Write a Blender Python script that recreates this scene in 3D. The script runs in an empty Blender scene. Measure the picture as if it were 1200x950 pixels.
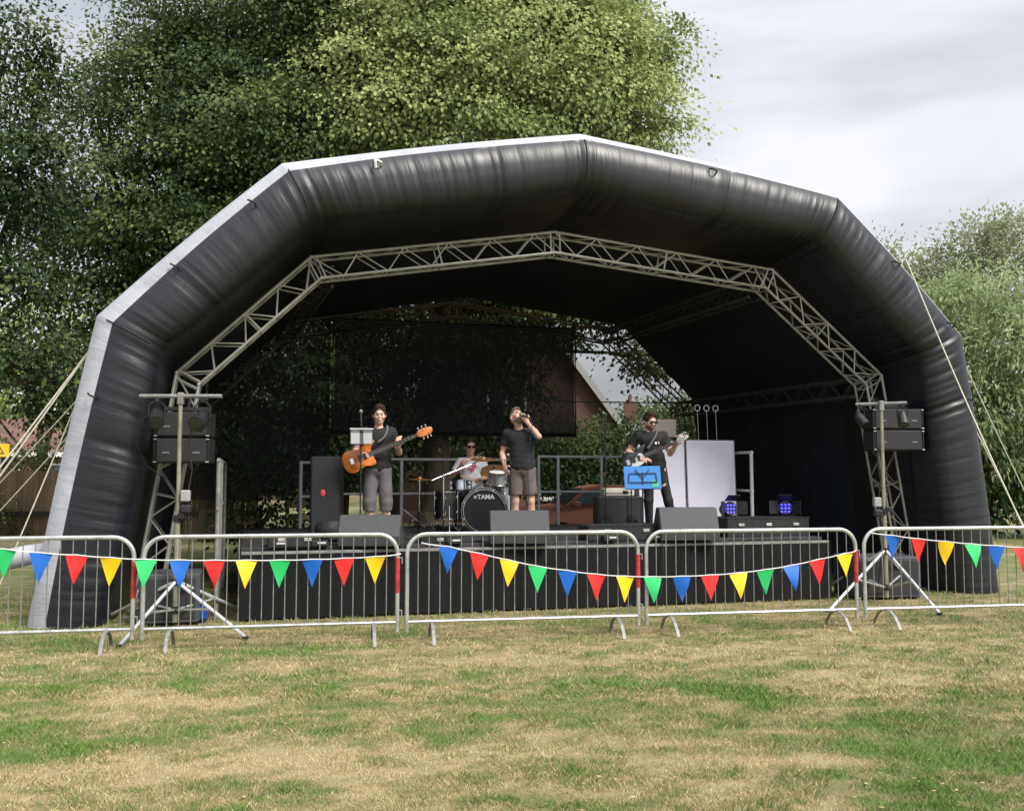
import bpy, math, random
import numpy as np
from mathutils import Vector, Matrix, Euler
random.seed(7); rng = np.random.default_rng(11)
R = math.radians
sc = bpy.context.scene
col = sc.collection

# ------------------------------------------------------------------ camera
cam = bpy.data.objects.new('camera', bpy.data.cameras.new('camera')); col.objects.link(cam)
cam.location = (0, 0, 1.70); cam.rotation_euler = (R(90+4.23), 0, 0)
cam.data.sensor_width = 36; cam.data.lens = 36*1124/1200.0
cam.data.clip_start = 0.05; cam.data.clip_end = 2000
sc.camera = cam
sc.view_settings.view_transform = 'Standard'; sc.view_settings.look = 'None'
sc.view_settings.exposure = 0.85; sc.view_settings.gamma = 1; sc.view_settings.use_curve_mapping = False

# ------------------------------------------------------------------ sky and sun (bright overcast)
SUN_EL, SUN_AZ = 49, 132      # azimuth clockwise from +Y: behind the camera to the right
w = bpy.data.worlds.new('World'); sc.world = w; w.use_nodes = True
nt = w.node_tree; N = nt.nodes; L = nt.links
for n in list(N): N.remove(n)
out = N.new('ShaderNodeOutputWorld'); bg = N.new('ShaderNodeBackground'); bg.inputs[1].default_value = 0.1
sky = N.new('ShaderNodeTexSky'); sky.sky_type = 'NISHITA'; sky.sun_disc = False
sky.sun_elevation = R(SUN_EL); sky.sun_rotation = R(SUN_AZ); sky.air_density = 1; sky.dust_density = 2
tc = N.new('ShaderNodeTexCoord'); mp = N.new('ShaderNodeMapping'); mp.inputs['Scale'].default_value = (1.0, 1.0, 3.2)
mp.inputs['Rotation'].default_value = (0, R(7), 0); mp.inputs['Location'].default_value = (0.35, 0.1, 0.62)
n1 = N.new('ShaderNodeTexNoise'); n1.inputs['Scale'].default_value = 2.3; n1.inputs['Detail'].default_value = 4; n1.inputs['Roughness'].default_value = .55
n1.inputs['Distortion'].default_value = .25
cr = N.new('ShaderNodeValToRGB')
cr.color_ramp.elements[0].position = .33; cr.color_ramp.elements[0].color = (.56, .59, .64, 1)
cr.color_ramp.elements[1].position = .66; cr.color_ramp.elements[1].color = (.95, .95, 1.0, 1)
e_ = cr.color_ramp.elements.new(.5); e_.color = (.73, .75, .80, 1)
sx = N.new('ShaderNodeVectorMath'); sx.operation = 'SCALE'; sx.inputs['Scale'].default_value = 6.2
mx = N.new('ShaderNodeMix'); mx.data_type = 'RGBA'; mx.inputs[0].default_value = .92
L.new(tc.outputs['Generated'], mp.inputs[0]); L.new(mp.outputs[0], n1.inputs['Vector']); L.new(n1.outputs[0], cr.inputs[0])
# an overcast sky is brighter overhead than at the horizon
se = N.new('ShaderNodeSeparateXYZ'); zr = N.new('ShaderNodeMapRange'); zr.inputs[1].default_value = .45; zr.inputs[2].default_value = 1.0; zr.inputs[3].default_value = 5.9; zr.inputs[4].default_value = 14.5
L.new(tc.outputs['Generated'], se.inputs[0]); L.new(se.outputs[2], zr.inputs[0]); L.new(zr.outputs[0], sx.inputs['Scale'])
L.new(cr.outputs[0], sx.inputs[0]); L.new(sky.outputs[0], mx.inputs[6]); L.new(sx.outputs[0], mx.inputs[7])
L.new(mx.outputs[2], bg.inputs[0]); L.new(bg.outputs[0], out.inputs[0])
sl = bpy.data.lights.new('sun', 'SUN'); sl.energy = 2.7; sl.angle = R(20); sl.color = (1, .95, .86)
sun = bpy.data.objects.new('sun', sl); col.objects.link(sun)
dirv = Vector((math.sin(R(SUN_AZ))*math.cos(R(SUN_EL)), math.cos(R(SUN_AZ))*math.cos(R(SUN_EL)), math.sin(R(SUN_EL))))
sun.rotation_euler = dirv.to_track_quat('Z', 'Y').to_euler()

# ------------------------------------------------------------------ frames: stage (u along the front, v into depth) and barrier line
SA = R(15.34); SO = Vector((0.945, 12.72, 0))
def S(u, v, z=0): return Vector((SO.x+u*math.cos(SA)-v*math.sin(SA), SO.y+u*math.sin(SA)+v*math.cos(SA), z))
BA = R(10.76); BO = Vector((-3.643, 9.584, 0))
def BF(s, o=0, z=0): return Vector((BO.x+s*math.cos(BA)-o*math.sin(BA), BO.y+s*math.sin(BA)+o*math.cos(BA), z))

# ------------------------------------------------------------------ materials
def M(name, c, rough=.6, metal=0, var=0, vs=6, bump=0, bs=40, spec=.5, stretch=None, emit=0, coat=0):
    m = bpy.data.materials.new(name); m.use_nodes = True
    nt = m.node_tree; b = nt.nodes['Principled BSDF']
    b.inputs['Base Color'].default_value = (*c, 1); b.inputs['Roughness'].default_value = rough
    b.inputs['Metallic'].default_value = metal; b.inputs['Specular IOR Level'].default_value = spec
    if coat: b.inputs['Coat Weight'].default_value = coat
    tc = nt.nodes.new('ShaderNodeTexCoord'); src = tc.outputs['Object']
    if stretch:
        mp = nt.nodes.new('ShaderNodeMapping'); mp.inputs['Scale'].default_value = stretch
        nt.links.new(src, mp.inputs[0]); src = mp.outputs[0]
    if var:
        n = nt.nodes.new('ShaderNodeTexNoise'); n.inputs['Scale'].default_value = vs; n.inputs['Detail'].default_value = 5
        r = nt.nodes.new('ShaderNodeValToRGB')
        r.color_ramp.elements[0].position = .3; r.color_ramp.elements[1].position = .72
        r.color_ramp.elements[0].color = (*[x*(1-var) for x in c], 1); r.color_ramp.elements[1].color = (*[min(1, x*(1+var)) for x in c], 1)
        nt.links.new(src, n.inputs['Vector']); nt.links.new(n.outputs[0], r.inputs[0]); nt.links.new(r.outputs[0], b.inputs['Base Color'])
        q = nt.nodes.new('ShaderNodeMapRange'); q.inputs[3].default_value = max(.03, rough-.12); q.inputs[4].default_value = min(1, rough+.15)
        nt.links.new(n.outputs[0], q.inputs[0]); nt.links.new(q.outputs[0], b.inputs['Roughness'])
    if bump:
        n = nt.nodes.new('ShaderNodeTexNoise'); n.inputs['Scale'].default_value = bs; n.inputs['Detail'].default_value = 4
        bp = nt.nodes.new('ShaderNodeBump'); bp.inputs['Strength'].default_value = bump; bp.inputs['Distance'].default_value = .02
        nt.links.new(src, n.inputs['Vector']); nt.links.new(n.outputs[0], bp.inputs['Height']); nt.links.new(bp.outputs[0], b.inputs['Normal'])
    if emit:
        b.inputs['Emission Color'].default_value = (*c, 1); b.inputs['Emission Strength'].default_value = emit
    return m
galv = M('galvanised_steel', (.55, .56, .55), .42, .75, .22, 9, .1, 60)
galv_bar = M('dull_steel', (.26, .26, .25), .6, .4, .25, 12)
alu = M('aluminium', (.40, .40, .37), .45, .6, .15, 7)
rail_alu = M('pale_rail_aluminium', (.60, .60, .61), .45, .15, .12, 7)
white_alu = M('bright_aluminium', (.78, .79, .84), .35, .5, .1, 7)
brass_steel = M('weathered_mast_steel', (.36, .34, .27), .45, .6, .25, 5)
chrome = M('chrome', (.75, .76, .78), .15, 1)
blk = M('black_plastic', (.02, .02, .022), .45, 0, .3, 14, .15, 90)
blkm = M('black_painted_metal', (.022, .022, .024), .4, .2, .3, 10)
blkr = M('black_rubber', (.018, .018, .018), .8, 0, .2, 20)
grille = M('speaker_grille', (.028, .029, .032), .6, .2, .35, 160, .5, 220)
wedgem = M('textured_speaker_paint', (.055, .057, .063), .6, 0, .2, 30, .3, 150)
redp = M('red_paint', (.42, .035, .03), .5, 0, .35, 12)
rope_m = M('pale_rope', (.52, .50, .40), .85, 0, .2, 30)
white_s = M('white_string', (.75, .75, .75), .8)
deckm = M('black_stage_board', (.03, .03, .032), .6, 0, .4, 5, .2, 30)
skirtm = M('black_drape_cloth', (.010, .010, .011), .9, 0, .3, 6, .3, 12, .2, (1, 1, .15))
mattboard = M('white_foam_board', (.84, .82, .95), .6, 0, .05, 2)
pinkboard = M('pale_pink_board', (.72, .60, .57), .6, 0, .06, 3)
wood = M('weathered_timber', (.20, .14, .09), .8, 0, .35, 3, .4, 12, .3, (1, 1, .15))
led = M('blue_led', (.08, .06, 1.0), .3, emit=1.3)
ledw = M('small_white_indicator', (.8, .85, 1.0), .3, emit=.8)
glass = M('dark_glass', (.02, .022, .025), .06, 0, spec=.8)
skin = M('skin', (.68, .42, .33), .55, 0, .14, 18, .1, 80)
skin_d = M('tanned_skin', (.58, .35, .26), .55, 0, .2, 18, .1, 80)

# dome fabrics
def fabric(name, c, rough, wr=0.35):
    m = M(name, c, rough, 0, .25, 1.3, spec=.62)
    nt = m.node_tree; b = nt.nodes['Principled BSDF']
    uv = nt.nodes.new('ShaderNodeUVMap')
    mp = nt.nodes.new('ShaderNodeMapping'); mp.inputs['Scale'].default_value = (8.0, 1.1, 1)
    n = nt.nodes.new('ShaderNodeTexNoise'); n.inputs['Scale'].default_value = 1.0; n.inputs['Detail'].default_value = 5; n.inputs['Roughness'].default_value = .6
    bp = nt.nodes.new('ShaderNodeBump'); bp.inputs['Strength'].default_value = wr; bp.inputs['Distance'].default_value = .05
    nt.links.new(uv.outputs[0], mp.inputs[0]); nt.links.new(mp.outputs[0], n.inputs['Vector']); nt.links.new(n.outputs[0], bp.inputs['Height'])
    nt.links.new(bp.outputs[0], b.inputs['Normal'])
    return m
pvc_black = fabric('black_inflatable_fabric', (.0065, .0085, .0135), .42, .26)
pvc_matte = M('matte_black_lining', (.028, .034, .045), .85, 0, .2, 1.5, .2, 3, .12)
pvc_white = fabric('white_inflatable_fabric', (.40, .41, .455), .55, .3)

def mesh_mat(name, c, opacity):
    m = bpy.data.materials.new(name); m.use_nodes = True; nt = m.node_tree
    o = nt.nodes['Material Output']; b = nt.nodes['Principled BSDF']
    b.inputs['Base Color'].default_value = (*c, 1); b.inputs['Roughness'].default_value = .8
    t = nt.nodes.new('ShaderNodeBsdfTransparent'); mix = nt.nodes.new('ShaderNodeMixShader')
    tc = nt.nodes.new('ShaderNodeTexCoord'); n = nt.nodes.new('ShaderNodeTexNoise'); n.inputs['Scale'].default_value = .7
    mr = nt.nodes.new('ShaderNodeMapRange'); mr.inputs[3].default_value = opacity-.08; mr.inputs[4].default_value = opacity+.08
    nt.links.new(tc.outputs['Object'], n.inputs['Vector']); nt.links.new(n.outputs[0], mr.inputs[0]); nt.links.new(mr.outputs[0], mix.inputs[0])
    nt.links.new(t.outputs[0], mix.inputs[1]); nt.links.new(b.outputs[0], mix.inputs[2]); nt.links.new(mix.outputs[0], o.inputs[0])
    return m
side_m = mesh_mat('added_dark_mesh', (.024, .027, .033), .72)  # for the added sheet that darkens the left rear
gauze_m = mesh_mat('black_mesh_gauze', (.022, .025, .031), .41)
banner_m = mesh_mat('dark_mesh_banner', (.022, .025, .031), .60)

# ------------------------------------------------------------------ mesh builder
class MB:
    def __init__(s): s.v = []; s.f = []; s.mi = []; s.cur = 0
    def add(s, vs, fs, mi=None):
        o = len(s.v); s.v += [tuple(p) for p in vs]; s.f += [tuple(i+o for i in f) for f in fs]; s.mi += [s.cur if mi is None else mi]*len(fs); return s
    def box(s, c, d, rot=None, bev=0.0, mi=None):
        hx, hy, hz = d[0]/2, d[1]/2, d[2]/2; b = min(bev, hx*.9, hy*.9, hz*.9)
        c = Vector(c); Rm = rot.to_matrix() if isinstance(rot, Euler) else (rot if rot is not None else Matrix.Identity(3))
        if b <= 0:
            vs = [Vector((x*hx, y*hy, z*hz)) for x in (-1, 1) for y in (-1, 1) for z in (-1, 1)]
            fs = [(0, 1, 3, 2), (4, 6, 7, 5), (0, 4, 5, 1), (2, 3, 7, 6), (0, 2, 6, 4), (1, 5, 7, 3)]
        else:
            vs = []; idx = {}
            for x in (-1, 1):
                for y in (-1, 1):
                    for z in (-1, 1):
                        for a in range(3):
                            p = [x*(hx-b), y*(hy-b), z*(hz-b)]; p[a] += (x, y, z)[a]*b
                            idx[(x, y, z, a)] = len(vs); vs.append(Vector(p))
            fs = []
            for a in range(3):
                o1, o2 = (a+1) % 3, (a+2) % 3
                for sg in (-1, 1):
                    q = []
                    for (s1, s2) in ((-1, -1), (1, -1), (1, 1), (-1, 1)):
                        k = [0, 0, 0]; k[a] = sg; k[o1] = s1; k[o2] = s2; q.append(idx[(*k, a)])
                    fs.append(tuple(q if sg > 0 else q[::-1]))
                for s1 in (-1, 1):
                    for s2 in (-1, 1):
                        k1 = [0, 0, 0]; k1[o1] = s1; k1[o2] = s2; k1[a] = -1; k2 = list(k1); k2[a] = 1
                        q = [idx[(*k1, o1)], idx[(*k1, o2)], idx[(*k2, o2)], idx[(*k2, o1)]]
                        fs.append(tuple(q if s1*s2 < 0 else q[::-1]))
            for x in (-1, 1):
                for y in (-1, 1):
                    for z in (-1, 1):
                        q = [idx[(x, y, z, a)] for a in range(3)]; fs.append(tuple(q if x*y*z > 0 else q[::-1]))
        return s.add([c+Rm@p for p in vs], fs, mi)
    def tube(s, pts, r, n=8, caps=True, mi=None, closed=False):
        P = [Vector(p) for p in pts]; rs = r if isinstance(r, (list, tuple)) else [r]*len(P)
        vs = []; fs = []; up = None
        m = len(P)
        for i, p in enumerate(P):
            if closed: t = (P[(i+1) % m]-P[i-1])
            else: t = (P[min(i+1, m-1)]-P[max(i-1, 0)])
            if t.length < 1e-9: t = Vector((0, 0, 1))
            t.normalize()
            if up is None:
                up = Vector((0, 0, 1)) if abs(t.z) < .9 else Vector((1, 0, 0))
            a = (up - t*up.dot(t))
            if a.length < 1e-6: a = t.orthogonal()
            a.normalize(); up = a; b = t.cross(a)
            for k in range(n):
                an = 2*math.pi*k/n; vs.append(p+(a*math.cos(an)+b*math.sin(an))*rs[i])
        for i in range(m if closed else m-1):
            j = (i+1) % m
            for k in range(n):
                k2 = (k+1) % n; fs.append((i*n+k, i*n+k2, j*n+k2, j*n+k))
        if caps and not closed: fs += [tuple(range(n-1, -1, -1)), tuple(range((m-1)*n, m*n))]
        return s.add(vs, fs, mi)
    def lathe(s, prof, c=(0, 0, 0), rot=None, n=24, mi=None, caps=True):
        c = Vector(c); Rm = rot.to_matrix() if isinstance(rot, Euler) else (rot if rot is not None else Matrix.Identity(3))
        vs = []; fs = []
        for (r, z) in prof:
            for k in range(n):
                a = 2*math.pi*k/n; vs.append(c+Rm@Vector((r*math.cos(a), r*math.sin(a), z)))
        for i in range(len(prof)-1):
            for k in range(n):
                k2 = (k+1) % n; fs.append((i*n+k, i*n+k2, (i+1)*n+k2, (i+1)*n+k))
        if caps:
            fs.append(tuple(range(n-1, -1, -1))); fs.append(tuple(range((len(prof)-1)*n, len(prof)*n)))
        return s.add(vs, fs, mi)
    def prism(s, poly, d, M4=None, mi=None, bev=0):
        # poly in xy, thickness d centred on z=0
        M4 = M4 or Matrix.Identity(4); n = len(poly)
        rings = [(1, -d/2), (1, d/2)] if not bev else [(.0, -d/2), (1, -d/2+bev), (1, d/2-bev), (0., d/2)]
        cx = sum(p[0] for p in poly)/n; cy = sum(p[1] for p in poly)/n
        vs = []; fs = []
        for (k, z) in rings:
            for (x, y) in poly:
                if k == 0.:
                    l = math.hypot(x-cx, y-cy) or 1; x2 = x-(x-cx)/l*bev; y2 = y-(y-cy)/l*bev
                else: x2, y2 = x, y
                vs.append(M4@Vector((x2, y2, z)))
        for i in range(len(rings)-1):
            for k in range(n):
                k2 = (k+1) % n; fs.append((i*n+k, i*n+k2, (i+1)*n+k2, (i+1)*n+k))
        fs.append(tuple(range(n-1, -1, -1))); fs.append(tuple(range((len(rings)-1)*n, len(rings)*n)))
        return s.add(vs, fs, mi)
    def sph(s, c, r, n=12, m=8, rot=None, mi=None):
        if not isinstance(r, (tuple, list)): r = (r, r, r)
        c = Vector(c); Rm = rot if rot is not None else Matrix.Identity(3)
        vs = [c+Rm@Vector((0, 0, -r[2]))]; fs = []
        for i in range(1, m):
            ph = -math.pi/2+math.pi*i/m
            for k in range(n):
                a = 2*math.pi*k/n; vs.append(c+Rm@Vector((r[0]*math.cos(ph)*math.cos(a), r[1]*math.cos(ph)*math.sin(a), r[2]*math.sin(ph))))
        vs.append(c+Rm@Vector((0, 0, r[2])))
        for k in range(n): fs.append((0, 1+(k+1) % n, 1+k))
        for i in range(m-2):
            for k in range(n):
                k2 = (k+1) % n; fs.append((1+i*n+k, 1+i*n+k2, 1+(i+1)*n+k2, 1+(i+1)*n+k))
        t = len(vs)-1
        for k in range(n): fs.append((t, 1+(m-2)*n+k, 1+(m-2)*n+(k+1) % n))
        return s.add(vs, fs, mi)
    def build(s, name, mats, parent=None, loc=(0, 0, 0), rz=0, smooth=35):
        me = bpy.data.meshes.new(name); me.from_pydata(s.v, [], s.f); me.update()
        if not isinstance(mats, (list, tuple)): mats = [mats]
        for m in mats: me.materials.append(m)
        if len(mats) > 1: me.polygons.foreach_set('material_index', s.mi)
        if smooth:
            me.polygons.foreach_set('use_smooth', [True]*len(me.polygons)); me.set_sharp_from_angle(angle=R(smooth))
        o = bpy.data.objects.new(name, me); col.objects.link(o)
        if parent: o.parent = parent
        else: o.location = loc; o.rotation_euler = (0, 0, rz)
        return o
def tag(o, label=None, cat=None, group=None, kind=None):
    if label: o['label'] = label
    if cat: o['category'] = cat
    if group: o['group'] = group
    if kind: o['kind'] = kind
    return o
def thing(name, label, cat, loc=(0, 0, 0), rz=0, group=None, M4=None):
    o = bpy.data.objects.new(name, None); col.objects.link(o); o.empty_display_size = .1
    if M4 is not None: o.matrix_world = M4
    else: o.location = loc; o.rotation_euler = (0, 0, rz)
    return tag(o, label, cat, group)
def copy_tree(root, loc, rz, label):
    r = root.copy(); col.objects.link(r); r.location = loc; r.rotation_euler = (0, 0, rz); r['label'] = label
    for ch in list(root.children):
        c = ch.copy(); col.objects.link(c); c.parent = r
        for g in list(ch.children):
            d = g.copy(); col.objects.link(d); d.parent = c
    return r
def npmesh(name, V, F, mats, mi=None, smooth=False, attr=None, parent=None, uv=None):
    """V (n,3), F (m,k) numpy -> object"""
    me = bpy.data.meshes.new(name); n = len(V); m, k = F.shape
    me.vertices.add(n); me.vertices.foreach_set('co', np.ascontiguousarray(V, dtype=np.float32).ravel())
    me.loops.add(m*k); me.loops.foreach_set('vertex_index', np.ascontiguousarray(F, dtype=np.int32).ravel())
    me.polygons.add(m); me.polygons.foreach_set('loop_start', np.arange(0, m*k, k, dtype=np.int32))
    if not isinstance(mats, (list, tuple)): mats = [mats]
    for q in mats: me.materials.append(q)
    if mi is not None: me.polygons.foreach_set('material_index', np.asarray(mi, dtype=np.int32))
    me.polygons.foreach_set('use_smooth', np.full(m, smooth))
    if attr is not None:
        for an, av in attr.items():
            a = me.attributes.new(an, 'FLOAT', 'POINT'); a.data.foreach_set('value', np.ascontiguousarray(av, dtype=np.float32))
    if uv is not None:
        ul = me.uv_layers.new(name='UVMap'); ul.data.foreach_set('uv', np.ascontiguousarray(uv[F.ravel()], dtype=np.float32).ravel())
    me.update(calc_edges=True); me.validate()
    o = bpy.data.objects.new(name, me); col.objects.link(o)
    if parent: o.parent = parent
    return o
def text_mesh(txt, size, ext, mat, name, parent, M4, bold=0.0):
    cu = bpy.data.curves.new(name, 'FONT'); cu.body = txt; cu.size = size; cu.extrude = ext; cu.align_x = 'CENTER'; cu.align_y = 'CENTER'; cu.offset = bold
    t = bpy.data.objects.new(name, cu); col.objects.link(t)
    dg = bpy.context.evaluated_depsgraph_get(); me = bpy.data.meshes.new_from_object(t.evaluated_get(dg))
    bpy.data.objects.remove(t); me.transform(M4); me.materials.clear(); me.materials.append(mat)
    o = bpy.data.objects.new(name, me); col.objects.link(o); o.parent = parent; return o

# value noise for ground patches
_perm = rng.random((256, 256))
def vnoise(x, y):
    xi = np.floor(x).astype(int); yi = np.floor(y).astype(int); fx = x-xi; fy = y-yi
    fx = fx*fx*(3-2*fx); fy = fy*fy*(3-2*fy)
    g = lambda a, b: _perm[a % 256, b % 256]
    return (g(xi, yi)*(1-fx)+g(xi+1, yi)*fx)*(1-fy)+(g(xi, yi+1)*(1-fx)+g(xi+1, yi+1)*fx)*fy
def fbm(x, y, o=4):
    s = 0; a = .5; t = 0
    for i in range(o): s = s+a*vnoise(x*2**i+17.3*i, y*2**i+5.1*i); t += a; a *= .55
    return s/t

# ================================================================== GROUND
green_spots = [(-1.91, 6.45, .75), (-1.58, 6.71, .6), (-1.22, 6.99, .5), (-0.23, 6.71, .5), (0.28, 8.07, .5), (1.13, 8.07, .6), (0.62, 7.07, .5), (1.73, 7.91, .6), (2.72, 5.91, .8), (3.31, 6.45, .8), (-3.15, 6.71, .6), (-2.64, 6.33, .5), (0.1, 5.51, .5), (1.99, 7.61, .6), (2.34, 6.71, .6), (-2.47, 8.07, .6), (-3.81, 8.07, .7), (1.87, 5.66, .4), (2.48, 5.51, .6), (-5.29, 10.41, 1.2), (-2.28, 9.64, .6)]
straw_spots = [(-2.75, 7.69, .5), (-2.41, 7.46, .5), (-0.49, 6.99, .4), (1.43, 6.09, .6), (0.66, 6.29, .6), (-1.45, 5.59, .6), (-2.26, 5.44, .7), (-0.84, 5.66, .6), (0.33, 9.41, .6), (2.06, 9.41, .5), (-1.55, 8.07, .5), (-0.78, 8.86, .5), (2.79, 8.41, .5), (0.94, 5.44, .5), (-2.65, 5.66, .5), (3.24, 8.07, .5), (-3.28, 10.41, .5)]
def greenness(x, y):
    wx = x+.9*(fbm(x*1.3+3, y*1.3)-.5)*1.6; wy = y+.9*(fbm(x*1.3+40, y*1.3+9)-.5)*1.6
    g = .43+(fbm(wx*.8, wy*1.5+8)-.5)*.6+(fbm(x*2.6+5, y*4.6)-.5)*1.1+(fbm(x*8+5, y*14, 3)-.5)*1.1
    for cx, cy, r in green_spots: g = g+.27*np.exp(-(((wx-cx)/(r*1.15))**2+((wy-cy)/(r*.5))**2))
    for cx, cy, r in straw_spots: g = g-.24*np.exp(-(((wx-cx)/(r*1.25))**2+((wy-cy)/(r*.5))**2))
    g = g+.12*np.clip((y-10)/8, 0, 1)
    return np.clip(g, 0, 1)
def grass_mat(name, blade):
    m = bpy.data.materials.new(name); m.use_nodes = True; nt = m.node_tree; b = nt.nodes['Principled BSDF']
    a = nt.nodes.new('ShaderNodeAttribute'); a.attribute_name = 'green'
    r = nt.nodes.new('ShaderNodeValToRGB'); cr = r.color_ramp
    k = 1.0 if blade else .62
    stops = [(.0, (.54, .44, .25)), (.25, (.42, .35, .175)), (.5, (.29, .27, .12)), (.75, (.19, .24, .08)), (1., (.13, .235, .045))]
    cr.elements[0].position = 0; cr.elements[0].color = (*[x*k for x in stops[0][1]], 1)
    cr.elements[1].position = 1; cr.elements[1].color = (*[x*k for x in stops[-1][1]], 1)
    for p, c in stops[1:-1]: e = cr.elements.new(p); e.color = (*[x*k for x in c], 1)
    b.inputs['Roughness'].default_value = .75; b.inputs['Specular IOR Level'].default_value = .25
    if blade: nt.links.new(a.outputs['Fac'], r.inputs[0])
    else:
        tc = nt.nodes.new('ShaderNodeTexCoord'); n = nt.nodes.new('ShaderNodeTexNoise'); n.inputs['Scale'].default_value = 22; n.inputs['Detail'].default_value = 8; n.inputs['Roughness'].default_value = .75
        nt.links.new(tc.outputs['Object'], n.inputs['Vector'])
        ma = nt.nodes.new('ShaderNodeMath'); ma.operation = 'MULTIPLY_ADD'; ma.inputs[1].default_value = 1.3; ma.inputs[2].default_value = -.65
        ad = nt.nodes.new('ShaderNodeMath'); ad.operation = 'ADD'
        nt.links.new(n.outputs[0], ma.inputs[0]); nt.links.new(ma.outputs[0], ad.inputs[0]); nt.links.new(a.outputs['Fac'], ad.inputs[1]); nt.links.new(ad.outputs[0], r.inputs[0])
        bp = nt.nodes.new('ShaderNodeBump'); bp.inputs['Strength'].default_value = .8; bp.inputs['Distance'].default_value = .03
        nt.links.new(n.outputs[0], bp.inputs['Height']); nt.links.new(bp.outputs[0], b.inputs['Normal'])
    nt.links.new(r.outputs[0], b.inputs['Base Color'])
    return m
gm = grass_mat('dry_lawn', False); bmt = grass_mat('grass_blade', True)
xs = np.concatenate([np.array([-400, -150, -60, -30, -18]), np.arange(-12, 14.01, .11), np.array([20, 32, 60, 150, 400])])
ys = np.concatenate([np.array([-60, -10, 0, 2]), np.arange(3.4, 22, .11), np.array([24, 27, 31, 36, 44, 60, 90, 160, 500])])
X, Y = np.meshgrid(xs, ys); V = np.stack([X.ravel(), Y.ravel(), np.zeros(X.size)], 1)
und = (fbm(V[:, 0]*.8, V[:, 1]*.8)-.5)*.03*(np.abs(V[:, 0]) < 13)*(V[:, 1] < 10.5)*(V[:, 1] > 2); V[:, 2] = und-.01
nx, ny = len(xs), len(ys); I = np.arange(nx*ny).reshape(ny, nx)
F = np.stack([I[:-1, :-1].ravel(), I[:-1, 1:].ravel(), I[1:, 1:].ravel(), I[1:, :-1].ravel()], 1)
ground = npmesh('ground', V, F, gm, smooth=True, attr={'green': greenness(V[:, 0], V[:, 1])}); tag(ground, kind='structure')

def grass_blades(n, ylo, yhi, h0, wd, power):
    t = rng.random(n)**power; y = ylo+(yhi-ylo)*t; x = (rng.random(n)*2-1)*(.57*y+.4)+.02*y
    keep = fbm(x*6, y*6, 3) > .28; x = x[keep]; y = y[keep]; n = len(x)
    g = greenness(x, y)
    z = (fbm(x*.8, y*.8)-.5)*.03*(y < 10.5)-.012
    h = h0*(.45+.9*rng.random(n))*(.7+.9*np.clip(fbm(x*5+9, y*5, 3)*2-.7, 0, 1))*(.65+.6*g); a = rng.random(n)*6.283; lean = (.25+.9*rng.random(n))*h; la = rng.random(n)*6.283
    ww = wd*(.6+.8*rng.random(n))
    dx = np.cos(a)*ww/2; dy = np.sin(a)*ww/2; tx = np.cos(la)*lean; ty = np.sin(la)*lean
    p = [np.stack([x-dx, y-dy, z], 1), np.stack([x+dx, y+dy, z], 1), np.stack([x+dx*.6+tx*.45, y+dy*.6+ty*.45, z+h*.62], 1), np.stack([x+tx, y+ty, z+h], 1)]
    V = np.stack(p, 1).reshape(-1, 3); F = np.arange(4*n).reshape(n, 4)
    col_ = np.clip(g+(rng.random(n)-.5)*.75, 0, 1)
    return V, F, np.repeat(col_, 4)
parts = [grass_blades(190000, 4.4, 8, .027, .0042, 1.15), grass_blades(100000, 7.5, 14.5, .032, .008, 1.1)]
off = 0; Vs = []; Fs = []; As = []
for v_, f_, a_ in parts: Vs.append(v_); Fs.append(f_+off); As.append(a_); off += len(v_)
go = npmesh('grass', np.concatenate(Vs), np.concatenate(Fs), bmt, attr={'green': np.concatenate(As)}); tag(go, 'short patchy lawn grass, straw coloured and green', 'grass', kind='stuff')

# dry leaf litter
n = 320; ly = 4.5+7*rng.random(n)**1.2; lx = (rng.random(n)*2-1)*(.56*ly); la = rng.random(n)*6.28; ls = .005+.008*rng.random(n)
P = np.stack([lx, ly, .022+.012*rng.random(n)], 1); a = np.stack([np.cos(la), np.sin(la), .3*(rng.random(n)-.5)], 1)*ls[:, None]*1.5; b = np.stack([-np.sin(la), np.cos(la), .5*(rng.random(n)-.5)], 1)*ls[:, None]
V = np.stack([P-a, P-b, P+a, P+b], 1).reshape(-1, 3)
lo_ = npmesh('leaf_litter', V, np.arange(4*n).reshape(n, 4), M('dry_leaf', (.36, .28, .14), .7, 0, .5, 2)); tag(lo_, 'tiny dry leaves scattered over the lawn', 'leaves', kind='stuff')

# ================================================================== INFLATABLE STAGE COVER
K = .024
PROF = [(-6.68, 0), (-6.05, 3.74), (-3.95, 5.72), (0, 6.385), (3.97, 5.76), (6.08, 3.70), (6.60, 0)]
PROF = [(x, z+K*x*(z > 0)) for x, z in PROF]
def white_edge(s, TL): return 61-12*min(1, max(0, (s/TL-.17)/.2))-8*min(1, max(0, (s/TL-.5)/.3))      # the pale panel narrows towards the right foot
def miters(prof, base_ground=True):
    P = [Vector(p) for p in prof]; out = []
    ns = []
    for i in range(len(P)-1):
        d = (P[i+1]-P[i]).normalized(); ns.append(Vector((-d.y, d.x)))      # outward (left of travel, arch drawn left to right over the top)
    for i in range(len(P)):
        if i == 0: n = ns[0]; out.append(Vector((1/n.x, 0)))
        elif i == len(P)-1: n = ns[-1]; out.append(Vector((1/n.x, 0)))
        else:
            n = (ns[i-1]+ns[i]).normalized(); out.append(n/ n.dot(ns[i]))
    return P, out
PP, MM = miters(PROF)
def arch_pt(i, t, r):
    a = PP[i]+MM[i]*r; b = PP[i+1]+MM[i+1]*r
    return a.lerp(b, t)
stations = []; s0 = 0
for i in range(6):
    ln = (PP[i+1]-PP[i]).length; n = int(ln/.035)
    for k in range(n + (1 if i == 5 else 0)): stations.append((i, k/n, s0+ln*k/n))
    s0 += ln
TL = s0
seglen = np.cumsum([0]+[(PP[i+1]-PP[i]).length for i in range(6)])
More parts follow.
